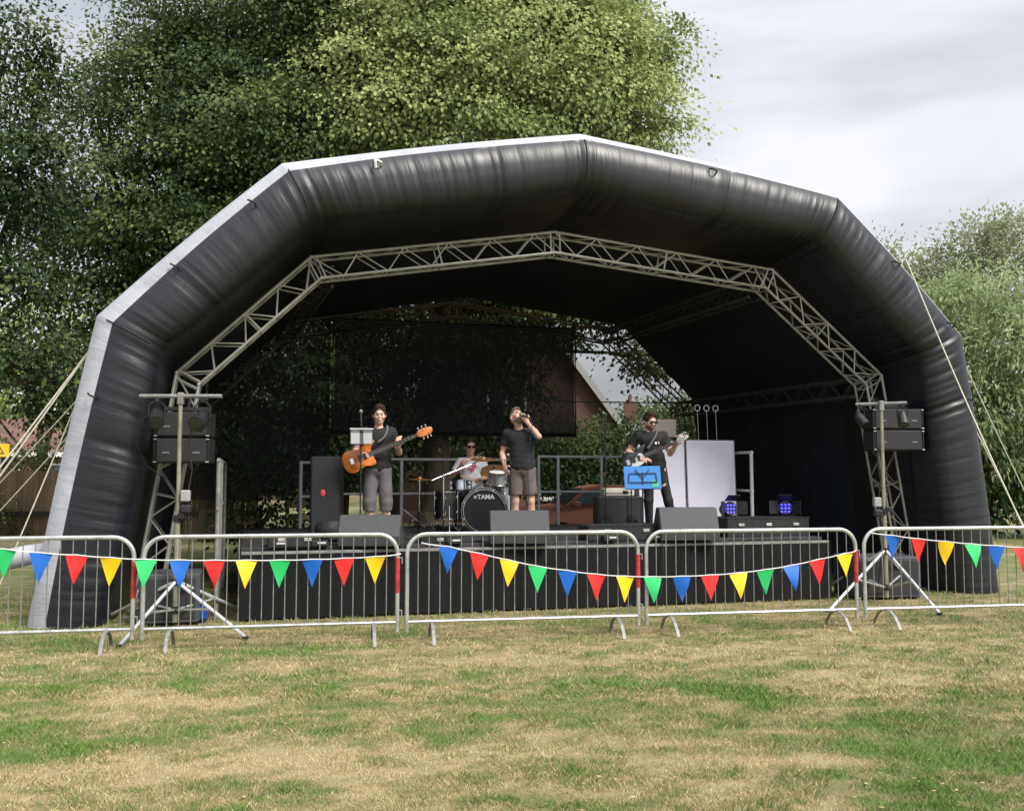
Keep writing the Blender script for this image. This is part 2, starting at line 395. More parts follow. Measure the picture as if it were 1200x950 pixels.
TR = .46
TV = .40; RB = .46
def section(deg0, deg1, n): return [(-RB+RB*math.cos(R(d)), TV-TV*math.sin(R(d))) for d in np.linspace(deg0, deg1, n)]
sec_white = [(0, v) for v in np.linspace(8.0, .9, 10)]+section(0, 61, 12)
sec_black = section(61, 122, 26)+[(-.80-.14*(1-math.exp(-(v-.1)/.9)), v) for v in np.linspace(.16, 7.6, 48)]+[(-.80, 7.9), (-.4, 8.1), (-.1, 8.1), (0, 8.0)]
crs = np.random.default_rng(5)
creases = [(crs.random()*TL, crs.uniform(.25, 1.0), crs.uniform(.008, .022), crs.uniform(.1, .75)) for _ in range(190)]
for c in seglen[1:-1]:
    for _ in range(9): creases.append((c+crs.normal()*.22, crs.uniform(.2, .8), crs.uniform(.012, .03), crs.uniform(.5, 1.3)))
for c in (2.2, 4.6, 9.2, 12.8, 16.4, 18.4):
    for _ in range(4): creases.append((c+crs.normal()*.08, crs.uniform(.4, 1.0), crs.uniform(.015, .03), crs.uniform(.8, 1.4)))
def dome_surface(name, sec, mat, parent):
    ns, nc = len(stations), len(sec); V = np.zeros((ns, nc, 3)); UV = np.zeros((ns, nc, 2))
    arc = [0]
    for j in range(1, nc): arc.append(arc[-1]+math.hypot(sec[j][0]-sec[j-1][0], sec[j][1]-sec[j-1][1]))
    for a, (i, t, s) in enumerate(stations):
        nv = (PP[i+1]-PP[i]); nv = Vector((-nv.y, nv.x)).normalized()
        act = [c for c in creases if abs(s-c[0]) < c[2]*3]; pk = (vnoise(np.array([s*14.]), np.array([3.3]))[0]-.5)*.5+(vnoise(np.array([s*31.]), np.array([7.3]))[0]-.5)*.35
        bul = .035*math.sin(math.pi*min(1, max(0, t)))
        for j, (r, v) in enumerate(sec):
            front = math.exp(-max(0, v-.2)/.9)
            rr = r
            if ((name == 'outer_skin' and j >= 10) or (name == 'inner_lining' and j < 26)):
                we = white_edge(s, TL); dg = (we*(j-10)/11.0) if name == 'outer_skin' else (we+(122-we)*j/25.0)
                r = -RB+RB*math.cos(R(dg)); v = TV-TV*math.sin(R(dg)); rr = r; front = math.exp(-max(0, v-.2)/.9)
            vv = v
            # bulge of the air tube between the mitred corners
            p = arch_pt(i, t, rr); p = p+nv*bul*front*(1 if r > -RB else -1)
            # creases
            d = 0
            for (cs, ln_, wd, am) in act:
                if 1:
                    x = (s-cs)/wd; d += am*.034*math.exp(-x*x)*math.exp(-(v/ln_)**2)*math.sin(min(3.14, max(0, (arc[j]+.2)*1.2)))
            pd = (j-26 if name == 'outer_skin' else j)
            if j == 0 or j == nc-1: d = 0
            if name == 'inner_lining' and 0 < j < 60: d += pk*.022*math.exp(-j/12.)*(1-math.exp(-j/3.))
            isarc = (j >= 10) if name == 'outer_skin' else (j < 26)
            rad = Vector((r+RB, v-TV)) if isarc else Vector((-1 if r < -.3 else 1, 0))
            if rad.length > 0: rad.normalize()
            p = p-nv*d*rad.x; vv = vv-d*rad.y
            # slow sag of the inner lining between seams
            if r < -.5 and v > .9: p = p-nv*.012*math.sin(v*2.3)
            z = max(p.y, -.005)
            V[a, j] = (p.x, vv, z)
            UV[a, j] = (s, arc[j])
    I = np.arange(ns*nc).reshape(ns, nc)
    F = np.stack([I[:-1, :-1].ravel(), I[1:, :-1].ravel(), I[1:, 1:].ravel(), I[:-1, 1:].ravel()], 1)
    mi = None
    if isinstance(mat, list): mi = (np.tile(np.arange(nc-1), ns-1) > 38).astype(int)      # matt lining cloth behind the shiny rim
    return npmesh(name, V.reshape(-1, 3), F, mat, mi, smooth=True, parent=parent, uv=UV.reshape(-1, 2))
dome = thing('inflatable_stage_cover', 'large black inflatable stage shell with pale outer edge arching over the band', 'stage cover', S(0, -.2, 0), SA)
dome_surface('outer_skin', sec_white, pvc_white, dome)
dome_surface('inner_lining', sec_black, [pvc_black, pvc_matte], dome)
sm = MB()
for i in range(1, 6):      # welded seam strips at the corners
    pts = []
    for d in np.linspace(50, 120, 12):
        r, v = -RB+(RB+.004)*math.cos(R(d)), TV-(TV+.004)*math.sin(R(d)); p = PP[i]+MM[i]*r; pts.append((p.x, v, p.y))
    MB().tube(pts, .009, 5).build('seam', blkr, dome)
for (i, t) in ((3-1, .28), (3, .48), (1, .35), (4, .45), (1, .78), (4, .9), (0, .75), (5, .25)):   # tie loops
    p = arch_pt(i, t, -.2); tl = MB()
    tl.tube([(p.x-.05, TV-.36, p.y+.03), (p.x-.02, TV-.44, p.y), (p.x+.03, TV-.44, p.y-.02), (p.x+.05, TV-.36, p.y-.04)], .012, 6)
    if t == .28: tl.tube([(p.x-.02, TV-.43, p.y+.04), (p.x-.05, TV-.46, p.y-.02), (p.x-.04, TV-.44, p.y-.1)], .016, 6)
    tl.build('tie_loop', white_s if t == .28 else blkr, dome)

# skirt tube lying on the grass left of the cover (air feed)
ab = MB(); a0 = S(-6.75, .5, .2); pts = [S(-6.42, .5, .84), S(-6.75, .45, .78), S(-7.3, .35, .66), S(-8.0, .2, .45), S(-8.8, .1, .2), S(-9.4, .2, .13)]
ab.tube([p-a0 for p in pts], [.10, .12, .125, .13, .13, .13], 16)
tag(ab.build('air_duct', pvc_white, loc=a0, smooth=50), 'white fabric air duct leaving the left foot of the inflatable', 'duct')

# ------------------------------------------------------------------ trusses
TPF = [(-5.62, 0), (-5.17, 2.99), (-3.54, 4.56), (-.19, 5.12), (3.22, 4.78), (5.06, 3.25), (5.60, 0)]
TPB = [(x-.3, z+K*x*(z > 0)) for x, z in [(-5.6, 0), (-5.1, 3.159), (-3.45, 4.756), (0, 5.259), (3.45, 4.756), (5.2, 3.159), (5.7, 0)]]
def truss_arch(name, label, v, mat, TP):
    t = thing(name, label, 'truss', S(0, v, 0), SA, 'roof trusses of the stage cover')
    P, Mi = miters(TP); D = .29; ch = MB(); lc = MB(); W_ = .29
    for y in (0, W_):
        for r in (0, -D):
            pts = []
            for i in range(len(P)):
                p = P[i]+Mi[i]*r; pts.append((p.x, y, max(p.y, .02)))
            for a, b in zip(pts[:-1], pts[1:]): ch.tube([a, b], .0205, 8)
            for p in pts[1:-1]: ch.sph(p, .026, 8, 6)
    for i in range(6):
        ln = (P[i+1]-P[i]).length; n = max(4, int(round(ln/.30)))
        for k in range(n):
            t0, t1 = k/n, (k+1)/n
            f = lambda t_, r: (P[i]+Mi[i]*r).lerp(P[i+1]+Mi[i+1]*r, t_)
            ra, rb = ((0, -D) if k % 2 == 0 else (-D, 0))
            for y in (0, W_):
                a = f(t0, ra); b = f(t1, rb); lc.tube([(a.x, y, max(.02, a.y)), (b.x, y, max(.02, b.y))], .0105, 5)
            for r in (0, -D):
                a = f(t0, r); b = f(t1, r); ya, yb = ((0, W_) if k % 2 == 0 else (W_, 0))
                lc.tube([(a.x, ya, max(.02, a.y)), (b.x, yb, max(.02, b.y))], .0105, 5)
        for t_ in (.02, .5, .98):      # bolted joint frames
            for y in (0, W_):
                a = f(t_, 0); b = f(t_, -D); lc.tube([(a.x, y, max(.02, a.y)), (b.x, y, max(.02, b.y))], .014, 5)
            for r in (0, -D):
                a = f(t_, r); lc.tube([(a.x, 0, max(.02, a.y)), (a.x, W_, max(.02, a.y))], .014, 5)
    ch.build('chords', mat, t); lc.build('lacing', mat, t)
    for sx in (-1, 1): MB().box((sx*5.47, .145, .0), (.46, .42, .03), bev=.005).build('base_plate', mat, t)
    return t
alu_dim = M('shaded_back_truss_aluminium', (.17, .13, .13), .5, .4, .2, 6)  # same aluminium as the front arch, shade under the cover painted in
truss_arch('truss_arch', 'bright aluminium lattice truss arch across the mouth of the stage', .60, alu, TPF)
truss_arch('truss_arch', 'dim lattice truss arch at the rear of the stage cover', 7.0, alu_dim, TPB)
alu_faint = M('shaded_long_truss_aluminium', (.07, .065, .068), .6, .3, .2, 6)  # lengthwise trusses: aluminium darkened further to stand for roof shade
def straight_truss(label, a, b, mat):
    a = Vector(a); b = Vector(b); loc = S(a.x, a.y, a.z); t = thing('longitudinal_truss', label, 'truss', loc, SA, 'roof trusses of the stage cover')
    d = b-a; ln = d.length; ax = d.normalized(); sx = ax.cross(Vector((0, 0, 1))).normalized(); uz = sx.cross(ax)
    W_ = .27; C4 = [(-W_/2, -W_/2), (W_/2, -W_/2), (W_/2, W_/2), (-W_/2, W_/2)]; ch = MB(); lc = MB()
    q = lambda t_, c: ax*(ln*t_)+sx*c[0]+uz*c[1]
    for c in C4: ch.tube([q(0, c), q(1, c)], .024, 8)
    n = int(ln/.32)
    for k in range(n):
        for m_ in range(4):
            c0, c1 = C4[m_], C4[(m_+1) % 4]
            if k % 2: c0, c1 = c1, c0
            lc.tube([q(k/n, c0), q((k+1)/n, c1)], .0095, 5)
    ch.build('chords', mat, t); lc.build('lacing', mat, t)
for sx, side in ((-1, 'left'), (1, 'right')):
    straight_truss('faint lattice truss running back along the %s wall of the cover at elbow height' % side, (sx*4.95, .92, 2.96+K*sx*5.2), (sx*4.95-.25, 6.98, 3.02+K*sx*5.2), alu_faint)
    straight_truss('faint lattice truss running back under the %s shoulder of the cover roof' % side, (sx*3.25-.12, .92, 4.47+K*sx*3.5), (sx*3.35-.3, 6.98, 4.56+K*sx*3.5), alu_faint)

# ------------------------------------------------------------------ back gauze and hanging banner
g = MB(); n = 60; v0 = 7.45
us = np.linspace(-5.9, 5.9, n)
def roof_z(u):
    for (x0, z0), (x1, z1) in zip([(p+m*-.84)[:] for p, m in zip(PP, MM)][:-1], [(p+m*-.84)[:] for p, m in zip(PP, MM)][1:]):
        if x0 <= u <= x1: return z0+(z1-z0)*(u-x0)/(x1-x0)
    return 0
rows = 26; vs = []; fs = []
for i, u in enumerate(us):
    top = max(1.1, roof_z(u)+.05); bot = 1.02+.05*math.sin(u*2.1)+.03*math.sin(u*5)
    for j in range(rows+1):
        z = bot+(top-bot)*j/rows; vs.append((u, v0-7.45+.04*math.sin(u*3.0+z)+.03*math.sin(u*7), z))
for i in range(n-1):
    for j in range(rows): a = i*(rows+1)+j; fs.append((a, a+rows+1, a+rows+2, a+1))
g.add(vs, fs); tag(g.build('mesh_backdrop', gauze_m, loc=S(0, v0, 0), rz=SA, smooth=80), 'see-through black mesh closing the back of the stage cover', 'backdrop')
hb = thing('hanging_banner_frame', 'dark rectangular mesh banner with a black pole border hanging behind the band', 'banner', S(-.235, 6.8, 2.55), SA)
fr = MB(); x0, x1, zt = -2.49, 2.49, 2.2
fr.tube([(x0, 0, 0), (x1, 0, 0), (x1, 0, zt), (x0, 0, zt)], .045, 8, closed=True)
fr.build('pole_border', blkm, hb)
MB().box((0, 0, zt/2), (x1*2-.05, .006, zt-.05)).build('mesh_panel', banner_m, hb, smooth=0)
g = MB(); vs = []; fs = []; us = np.linspace(-5.75, -2.75, 24)
for i, u in enumerate(us):
    for j in range(13): z = 1.25+(roof_z(u)-.05-1.25)*j/12; vs.append((u, .03*math.sin(u*4.0+z)+.02*math.sin(u*9), z))
for i in range(23):
    for j in range(12): a = i*13+j; fs.append((a, a+13, a+14, a+1))
g.add(vs, fs); tag(g.build('added_darkening_mesh', side_m, loc=S(0, 7.25, 0), rz=SA, smooth=80), 'added layer of black mesh darkening the view at the left rear corner of the stage cover', 'backdrop')  # extra sheet, added to dim the background seen through this corner
ln = MB(); ln.tube([S(1.9, 7.2, 3.28)-S(1.9, 7.2, 3.28), S(4.8, 7.2, 3.3)-S(1.9, 7.2, 3.28)], .012, 6)
tag(ln.build('backdrop_cable', blkm, loc=S(1.9, 7.2, 3.28)), 'thin dark cable strung level behind the guitarist', 'cable')

# ================================================================== STAGE
stg = thing('stage', 'black modular stage deck with a dark cloth skirt', 'stage', S(0, 0, 0), SA)
dk = MB()
for i in range(4):
    for j in range(2):
        dk.box((-4.35+.99+i*1.985, .02+1.12+j*2.24, .80), (1.975, 2.23, .10), bev=.006)
dk.build('deck', deckm, stg)
tr = MB(); tr.box((-.37, -.112, .79), (7.94, .018, .035), bev=.003); tr.build('edge_trim', galv_bar, stg)
sk = MB()
def drape(p0, p1, z0, z1, amp=.010, wl=.31):
    p0 = Vector(p0); p1 = Vector(p1); d = p1-p0; n = int(d.length/.03); nn = Vector((d.y, -d.x)).normalized(); vs = []; fs = []
    for i in range(n+1):
        t = i/n; s_ = t*d.length
        o_ = amp*(math.sin(s_/wl*6.283+2*math.sin(s_*1.7))+.7*math.sin(s_/wl*2.7+1))*(.3+vnoise(np.array([s_*1.3]), np.array([2.]))[0])
        for j, z in enumerate(np.linspace(z1, z0, 6)):
            p = p0+d*t+nn*o_*(j/5)*.8; vs.append((p.x, p.y, z))
    for i in range(n):
        for j in range(5): a = i*6+j; fs.append((a, a+1, a+7, a+6))
    sk.add(vs, fs)
drape((-4.36, -.12), (3.62, -.12), .02, .78); drape((3.62, -.12), (3.62, 4.5), .02, .78); drape((-4.36, 4.5), (-4.36, -.12), .02, .78)
sk.build('skirt', skirtm, stg, smooth=80)
for i in range(5):
    for j in range(3): MB().tube([(-4.25+i*1.95, .2+j*2.05, 0), (-4.25+i*1.95, .2+j*2.05, .745)], .025, 8).build('leg', galv, stg)

def guard_rail(label, u0, u1, v, posts, zt, zm, rz=0, brace=None, low=True, end=False):
    t = thing('guard_rail', label, 'railing', S(u0, v, .85), SA+rz, 'guard rails round the stage')
    Lr = u1-u0; a = MB(); a.tube([(0, 0, zt), (Lr, 0, zt)], .024, 8); a.build('top_rail', rail_alu, t)
    if low: b = MB(); b.tube([(0, 0, zm), (Lr, 0, zm)], .02, 8); b.build('lower_rail', rail_alu, t)
    for p in posts:
        c = MB(); c.tube([(p, 0, 0), (p, 0, zt)], .028, 8); c.build('post', rail_alu, t)
    if brace is not None:
        c = MB(); c.tube([(brace, 0, .3), (brace+.35, -.2, 0)], .014, 6); c.build('brace', rail_alu, t)
    return t
guard_rail('aluminium guard rail behind the bassist and the drummer', -2.86, .3, 4.2, [1.09, 3.1], 1.14, .56, brace=1.12)
guard_rail('aluminium guard rail between the singer and the guitar amplifier', .64, 2.55, 4.2, [.02, .38, 1.2, 1.88], 1.20, .58)
guard_rail('short piece of guard rail left of the tall black speaker', -3.46, -3.1, 4.2, [.02], 1.08, .52)
guard_rail('guard rail on the right edge of the stage beside the white boards', 3.56, 4.5, 1.9, [.03, .85], 1.24, .62, rz=R(90))
sr = guard_rail('tall aluminium step rail seen edge-on at the left end of the stage', 0, 3.4, 0, [.05, .45, 1.1, 3.3], 1.08, .5, rz=R(90))
sr.location = S(-4.62, .05, .82)
for ch in sr.children: ch.data = ch.data.copy(); ch.data.materials[0] = galv_bar
for ch in list(sr.children):
    if ch.name.startswith('post'):
        for v_ in ch.data.vertices:
            if v_.co.z < .1: v_.co.z = -.80

# ================================================================== BARRIERS
bt = thing('crowd_barrier', 'galvanised crowd barrier panel', 'barrier', (0, 0, 0), 0, 'crowd barriers in front of the stage')
BL = 2.50; fr = MB(); pts = []
r_ = .2; z0, z1 = .2, 1.1; x0, x1 = 0, BL
for (cx, cz, a0) in ((x0+r_, z1-r_, 180), (x1-r_, z1-r_, 90)):
    for k in range(9): a = R(a0-k*90/8); pts.append((cx+r_*math.cos(a), 0, cz+r_*math.sin(a)))
fr.tube([(x0, 0, .10)]+pts+[(x1, 0, .10)], .0215, 10)
fr.tube([(x0, 0, z0), (x1, 0, z0)], .017, 8); fr.build('frame', galv, bt)
br = MB()
for k in range(1, 22):
    x = BL*k/22; zz = z1
    if x < r_: zz = z1-r_+math.sqrt(max(0, r_*r_-(r_-x)**2))
    if x > BL-r_: zz = z1-r_+math.sqrt(max(0, r_*r_-(x-BL+r_)**2))
    br.tube([(x, 0, z0), (x, 0, zz)], .0055, 6)
br.build('infill_bars', galv_bar, bt)
for x in (.26, BL-.24):
    f = MB(); pts = [(-.27, 0.0), (-.24, .05), (-.17, .13), (-.08, .175), (0, .188), (.08, .175), (.17, .13), (.24, .05), (.27, 0.0)]
    for (a, b) in zip(pts[:-1], pts[1:]):
        d = Vector((0, b[0]-a[0], b[1]-a[1])); m_ = Vector((x, (a[0]+b[0])/2, (a[1]+b[1])/2)); rot = d.to_track_quat('Y', 'Z').to_matrix()
        f.box(m_, (.034, d.length*1.04, .008), rot=rot)
    f.box((x, 0, .19), (.05, .05, .03), bev=.004)
    f.build('foot', galv_bar, bt)
c = MB(); c.tube([(BL, 0, .50), (BL, 0, .86)], .0245, 10); c.build('red_band', redp, bt)
for hz in (.86, .32): MB().tube([(BL, 0, hz), (BL+.045, 0, hz), (BL+.045, 0, hz-.06)], .007, 6).build('hook', galv, bt)
blab = ['crowd barrier panel at the far left in front of the pale edge of the inflatable', 'crowd barrier panel in front of the left lighting stand, second from the left', 'crowd barrier panel in front of the drum kit and singer, middle of the row', 'crowd barrier panel in front of the white boards, second from the right', 'crowd barrier panel at the far right beside the right lighting stand']
for i, k in enumerate((-1, 0, 1, 2, 3)):
    loc = BF(k*(2.509+.09)); jit = [0.012, 0, -.006, .004, -.015][i]
    if i == 0: bt.location = loc; bt.rotation_euler = (0, 0, BA+jit); bt['label'] = blab[0]
    else: copy_tree(bt, loc, BA+jit, blab[i])

# ------------------------------------------------------------------ bunting
PC = {'G': M('green_pennant', (.02, .52, .14), .55), 'B': M('blue_pennant', (.005, .12, .52), .55), 'R': M('red_pennant', (.68, .02, .018), .55), 'Y': M('yellow_pennant', (.80, .55, .005), .55)}
CN = {'G': 'green', 'B': 'blue', 'R': 'red', 'Y': 'yellow'}
B1 = [(-1.6, 1.04, '-'), (-1.27, 1.006, 'G'), (-0.94, 0.965, 'B'), (-0.614, 0.939, 'R'), (-0.3, 0.909, 'Y'), (0.026, 0.887, 'G'), (0.348, 0.876, 'B'), (0.673, 0.869, 'R'), (0.986, 0.864, 'Y'), (1.312, 0.860, 'G'), (1.632, 0.862, 'B'), (1.949, 0.868, 'R'), (2.268, 0.880, 'Y'), (2.531, 0.9, '-')]
B2 = [(2.742, 1.011, '-'), (3.027, 0.972, 'B'), (3.352, 0.897, 'R'), (3.671, 0.821, 'Y'), (3.975, 0.753, 'G'), (4.301, 0.702, 'B'), (4.621, 0.656, 'R'), (4.945, 0.630, 'Y'), (5.254, 0.618, 'G'), (5.585, 0.617, 'B'), (5.911, 0.624, 'R'), (6.241, 0.641, 'Y'), (6.565, 0.671, 'G'), (6.872, 0.712, 'B'), (7.194, 0.77, 'R'), (7.53, 0.835, 'Y'), (7.689, 0.862, '-')]
B3 = [(7.854, 1.062, '-'), (8.142, 1.029, 'B'), (8.464, 0.987, 'R'), (8.813, 0.953, 'Y'), (9.154, 0.919, 'G'), (9.466, 0.896, 'B'), (9.77, 0.872, 'R'), (10.111, 0.85, 'Y'), (10.3, .842, '-')]
for pts, lab in ((B1, 'bunting string of coloured pennants tied along the two left barriers'), (B2, 'sagging bunting string of coloured pennants across the two middle barriers'), (B3, 'bunting string of coloured pennants on the far right barrier')):
    s_0 = pts[0][0]; t = thing('bunting', lab, 'bunting', BF(s_0, -.045, 0), BA, 'bunting strings on the barriers')
    st = MB(); P3 = []
    for (a, b) in zip(pts[:-1], pts[1:]):
        for k in range(4):
            f = k/4; P3.append((a[0]-s_0+(b[0]-a[0])*f, -.004*math.sin(f*3.14), a[1]+(b[1]-a[1])*f-.006*math.sin(f*3.14)))
    P3.append((pts[-1][0]-s_0, .03, pts[-1][1])); P3[0] = (0, .03, pts[0][1]); st.tube(P3, .0055, 6); st.build('string', white_s, t)
    for i, (s_, z, c) in enumerate(pts):
        if c == '-': continue
        sl = (pts[min(i+1, len(pts)-1)][1]-pts[i-1][1])/(pts[min(i+1, len(pts)-1)][0]-pts[i-1][0])*.8; an = math.atan(sl)
        w_, h_ = .105, .275; tw = random.uniform(-.8, .8); bl = random.uniform(-.03, .06); nn = 7; vs = []; fs = []
        tilt = an*.35+random.uniform(-.04, .04)
        for j in range(nn):
            q = j/(nn-1); hw = w_*(1-q)+.001
            for k in range(3):
                x = (k-1)*hw; y = -bl*math.sin(q*1.8)-tw*x*q+.008*math.sin(q*5+i)*(k-1)
                X_ = x*math.cos(an*(1-q))+h_*q*math.sin(tilt); Z_ = x*math.sin(an*(1-q))-h_*q*math.cos(tilt)
                vs.append((s_-s_0+X_, y-.0015, z+Z_-.004))
        nv = len(vs); vs += [(a, b+.003, c_) for a, b, c_ in vs]
        for j in range(nn-1):
            for k in range(2):
                a = j*3+k; fs.append((a, a+3, a+4, a+1)); fs.append((nv+a, nv+a+1, nv+a+4, nv+a+3))
            fs.append((j*3, nv+j*3, nv+j*3+3, j*3+3)); fs.append((j*3+2, j*3+5, nv+j*3+5, nv+j*3+2))
        fs.append((0, 1, nv+1, nv)); fs.append((1, 2, nv+2, nv+1))
        o = MB().add(vs, fs).build('pennant', PC[c], t, smooth=60); o['label'] = CN[c]+' pennant'

# ------------------------------------------------------------------ guy ropes
def rope(a, b, lab, rad=.008, sag=.03, double=False):
    a = Vector(a); b = Vector(b); m = MB()
    for q in ((0, 1) if double else (0,)):
        b2 = b+Vector((.10*q, .12*q, 0)); pts = []
        for k in range(13):
            t_ = k/12; p = a.lerp(b2, t_); p.z -= sag*math.sin(math.pi*t_); pts.append(p-b)
        m.tube(pts, rad, 6)
    m.tube([(0, 0, -.02), (-.03, 0, .14)], .012, 6)
    tag(m.build('guy_rope', rope_m, loc=b), lab, 'rope', 'guy ropes of the stage cover')
ty = S(-6.1, .45, 3.42)
rope(S(-6.10, .35, 3.27), (-6.94, 10.5, 0), 'thick double guy rope from the left shoulder of the inflatable', .010, .02, True)
rope(S(-6.15, .35, 2.91), (-6.0, 10.99, 0), 'guy rope crossing the others steeply at the left edge of the inflatable')
rope(S(-6.18, .35, 2.71), (-7.9, 12.0, 0), 'upper of the two slanting single guy ropes left of the inflatable')
rope(S(-6.25, .35, 2.30), (-7.5, 11.9, 0), 'lowest slanting guy rope left of the inflatable')
rope(S(5.06, -.05, 4.90), (6.12, 10.6, 0), 'long guy rope crossing in front of the right wall of the inflatable', .009, .12)
rope(S(6.02, .2, 3.84), (8.75, 15.2, 0), 'guy rope from the right shoulder corner of the inflatable, outermost on the right')
rope(S(6.18, .2, 2.82), (8.0, 14.2, 0), 'guy rope from halfway up the right edge of the inflatable')

# ================================================================== SOUND AND LIGHT RIG
def mast(label, u, v, top, bar_z, bar_half, bar_rot, feet, ztop, group='lighting stands'):
    base = S(u, v, 0); t = thing('lighting_stand', label, 'lighting stand', base, 0, group)
    m = MB(); m.tube([(0, 0, .06), (0, 0, 1.25)], .032, 10); m.tube([(0, 0, 1.2), (0, 0, top)], .025, 10); m.build('mast', brass_steel, t)
    for z in (ztop, .2, 1.22): MB().lathe([(.045, -.04), (.05, 0), (.045, .04)], (0, 0, z), n=12).build('collar', blkm, t)
    MB().box((.05, -.03, 1.25), (.08, .05, .07), bev=.01).build('winch', blkm, t)
    for (fu, fv) in feet:
        f = S(u+fu, v+fv, 0)-base; d = f.normalized()
        l = MB(); l.tube([d*.03+Vector((0, 0, ztop)), f+Vector((0, 0, .02))], .019, 8); l.build('outrigger', white_alu, t)
        k = MB(); mid = f*.5+Vector((0, 0, ztop*.5)); k.tube([d*.03+Vector((0, 0, .2)), mid], .015, 8); k.build('stay', galv, t); MB().lathe([(.035, 0), (.035, .025)], f, n=10).build('foot_pad', blkr, t)
    b = MB(); dx = Vector((math.cos(SA+bar_rot), math.sin(SA+bar_rot), 0))
    b.tube([dx*-bar_half+Vector((0, 0, bar_z)), dx*bar_half+Vector((0, 0, bar_z))], .024, 10)
    b.box((0, 0, bar_z-.03), (.07, .07, .14), bev=.01); b.build('cross_bar', galv_bar, t)
    return t, dx
t1, dxl = mast('tripod lighting stand with a cross bar in front of the left truss leg', -5.041, -.412, 2.64, 2.62, .47, R(-15), [(-.44, -1.18), (.77, -.99), (-.85, .8), (.8, .85)], .51)
t2, dxr = mast('tripod lighting stand with a cross bar in front of the right truss leg', 4.132, -.628, 2.72, 2.70, .33, R(-40), [(-1.28, -.6), (-.15, -1.22), (.9, .5), (-.3, 1.1)], .69)
def par_can(label, loc, rz, tilt, s=1.0):
    t = thing('stage_lamp', label, 'stage lamp', loc, rz, 'lamps hung on the cross bars')
    y = MB(); y.tube([(-.095*s, 0, -.24*s), (-.095*s, 0, -.1*s), (-.05*s, 0, -.05*s), (.05*s, 0, -.05*s), (.095*s, 0, -.1*s), (.095*s, 0, -.24*s)], .010, 6)
    y.box((0, 0, -.02*s), (.05, .04, .07), bev=.008); y.build('yoke', blkm, t)
    rot = Euler((R(90+tilt), 0, 0)); b = MB()
    b.lathe([(.035*s, -.13*s), (.07*s, -.11*s), (.085*s, -.03*s), (.088*s, .08*s), (.098*s, .12*s), (.098*s, .15*s)], (0, 0, -.24*s), rot, 20); b.build('housing', blkm, t)
    l = MB(); l.lathe([(.0, .152*s), (.05*s, .158*s), (.085*s, .151*s)], (0, 0, -.24*s), rot, 20, caps=False); l.build('lens', glass, t)
b1 = S(-5.041, -.412, 0)
par_can('round black lamp hanging at the left end of the left cross bar', b1+dxl*-.27+Vector((0, 0, 2.60)), R(20), 35, .9)
par_can('round black lamp hanging at the right end of the left cross bar, beside the speakers', b1+dxl*.25+Vector((0, 0, 2.60)), R(-10), 30, 1.0)
b2 = S(4.132, -.628, 0)
par_can('small lamp hanging at the left end of the right cross bar', b2+dxr*-.27+Vector((0, 0, 2.68)), R(30), 50, .75)
par_can('small lamp hanging at the right end of the right cross bar', b2+dxr*.27+Vector((0, 0, 2.68)), R(-10), 60, .75)
def array_box(label, loc, rz, w_=.69, h_=.30):
    t = thing('line_array_speaker', label, 'speaker', loc, rz, 'flown speakers on the truss legs')
    b = MB(); b.box((0, 0, h_/2), (w_, .38, h_), bev=.012); b.build('cabinet', blk, t)
    g = MB(); g.box((0, -.195, h_/2), (w_-.05, .014, h_-.04), bev=.004); g.build('grille', grille, t)
    for sx in (-1, 1):
        r = MB(); r.box((sx*(w_/2+.012), -.16, h_/2), (.02, .06, h_-.01), bev=.004)
        r.build('rigging_rail', blkm, t)
        k = MB(); k.box((sx*(w_/2-.0), -.202, h_-.014), (.04, .012, .014), bev=.002); k.box((sx*(w_/2-.0), -.202, .014), (.04, .012, .014), bev=.002); k.build('rigging_pin', galv, t)
    n_ = MB(); n_.box((-w_/2+.13, -.204, h_*.42), (.085, .006, .022)); n_.build('badge', M('dull_badge', (.16, .16, .17), .5), t); 
    if w_ > 0: n2 = MB(); n2.box((w_/2-.13, -.204, h_*.42), (.085, .006, .022)); n2.build('badge', bpy.data.materials['dull_badge'], t)
for k, lab in enumerate(('lower speaker of the pair hung on the left truss leg', 'upper speaker of the pair hung on the left truss leg')):
    array_box(lab, S(-5.02, .36, 1.86+k*.315), SA-R(12), .62)
for k, lab in enumerate(('lower speaker of the pair hung on the right truss leg', 'upper speaker of the pair hung on the right truss leg')):
    array_box(lab, S(5.0, .30, 2.08+k*.315), SA-R(10), .74)
for (u, z, lab) in ((-5.0, 2.49, 'small steel bracket carrying the left pair of hung speakers'), (4.98, 2.71, 'small steel bracket carrying the right pair of hung speakers')):
    m = MB(); m.box((0, 0, .03), (.55, .09, .05), bev=.006); m.tube([(0, .0, .03), (0, .42, .25)], .02, 8); m.tube([(.15*(1 if u<0 else -1), 0, .03), (0, .42, .05)], .016, 8)
    tag(m.build('speaker_bracket', blkm, loc=S(u, .34, z), rz=SA), lab, 'bracket')
def clip_on(label, loc, rz):
    t = thing('control_unit', label, 'control unit', loc, rz)
    MB().box((0, 0, 0), (.10, .08, .13), bev=.012).build('body', M('grey_plastic', (.35, .35, .35), .5), t)
    MB().box((.01, 0, -.15), (.12, .09, .1), bev=.02).build('connector', blk, t)
    c = MB(); c.tube([(.03, .01, .06), (.06, .02, .3), (.02, .0, .55), (.05, 0, .8)], .008, 6); c.tube([(.04, 0, -.2), (.06, 0, -.5), (.02, .02, -.9), (0, .1, -1.3)], .008, 6); c.build('cable', blkr, t)
clip_on('pale plastic connector unit clamped on the left lighting mast', b1+Vector((.09, -.02, 1.48)), 0)
clip_on('dark connector unit clamped on the right lighting mast', b2+Vector((-.10, -.02, 1.35)), 0)
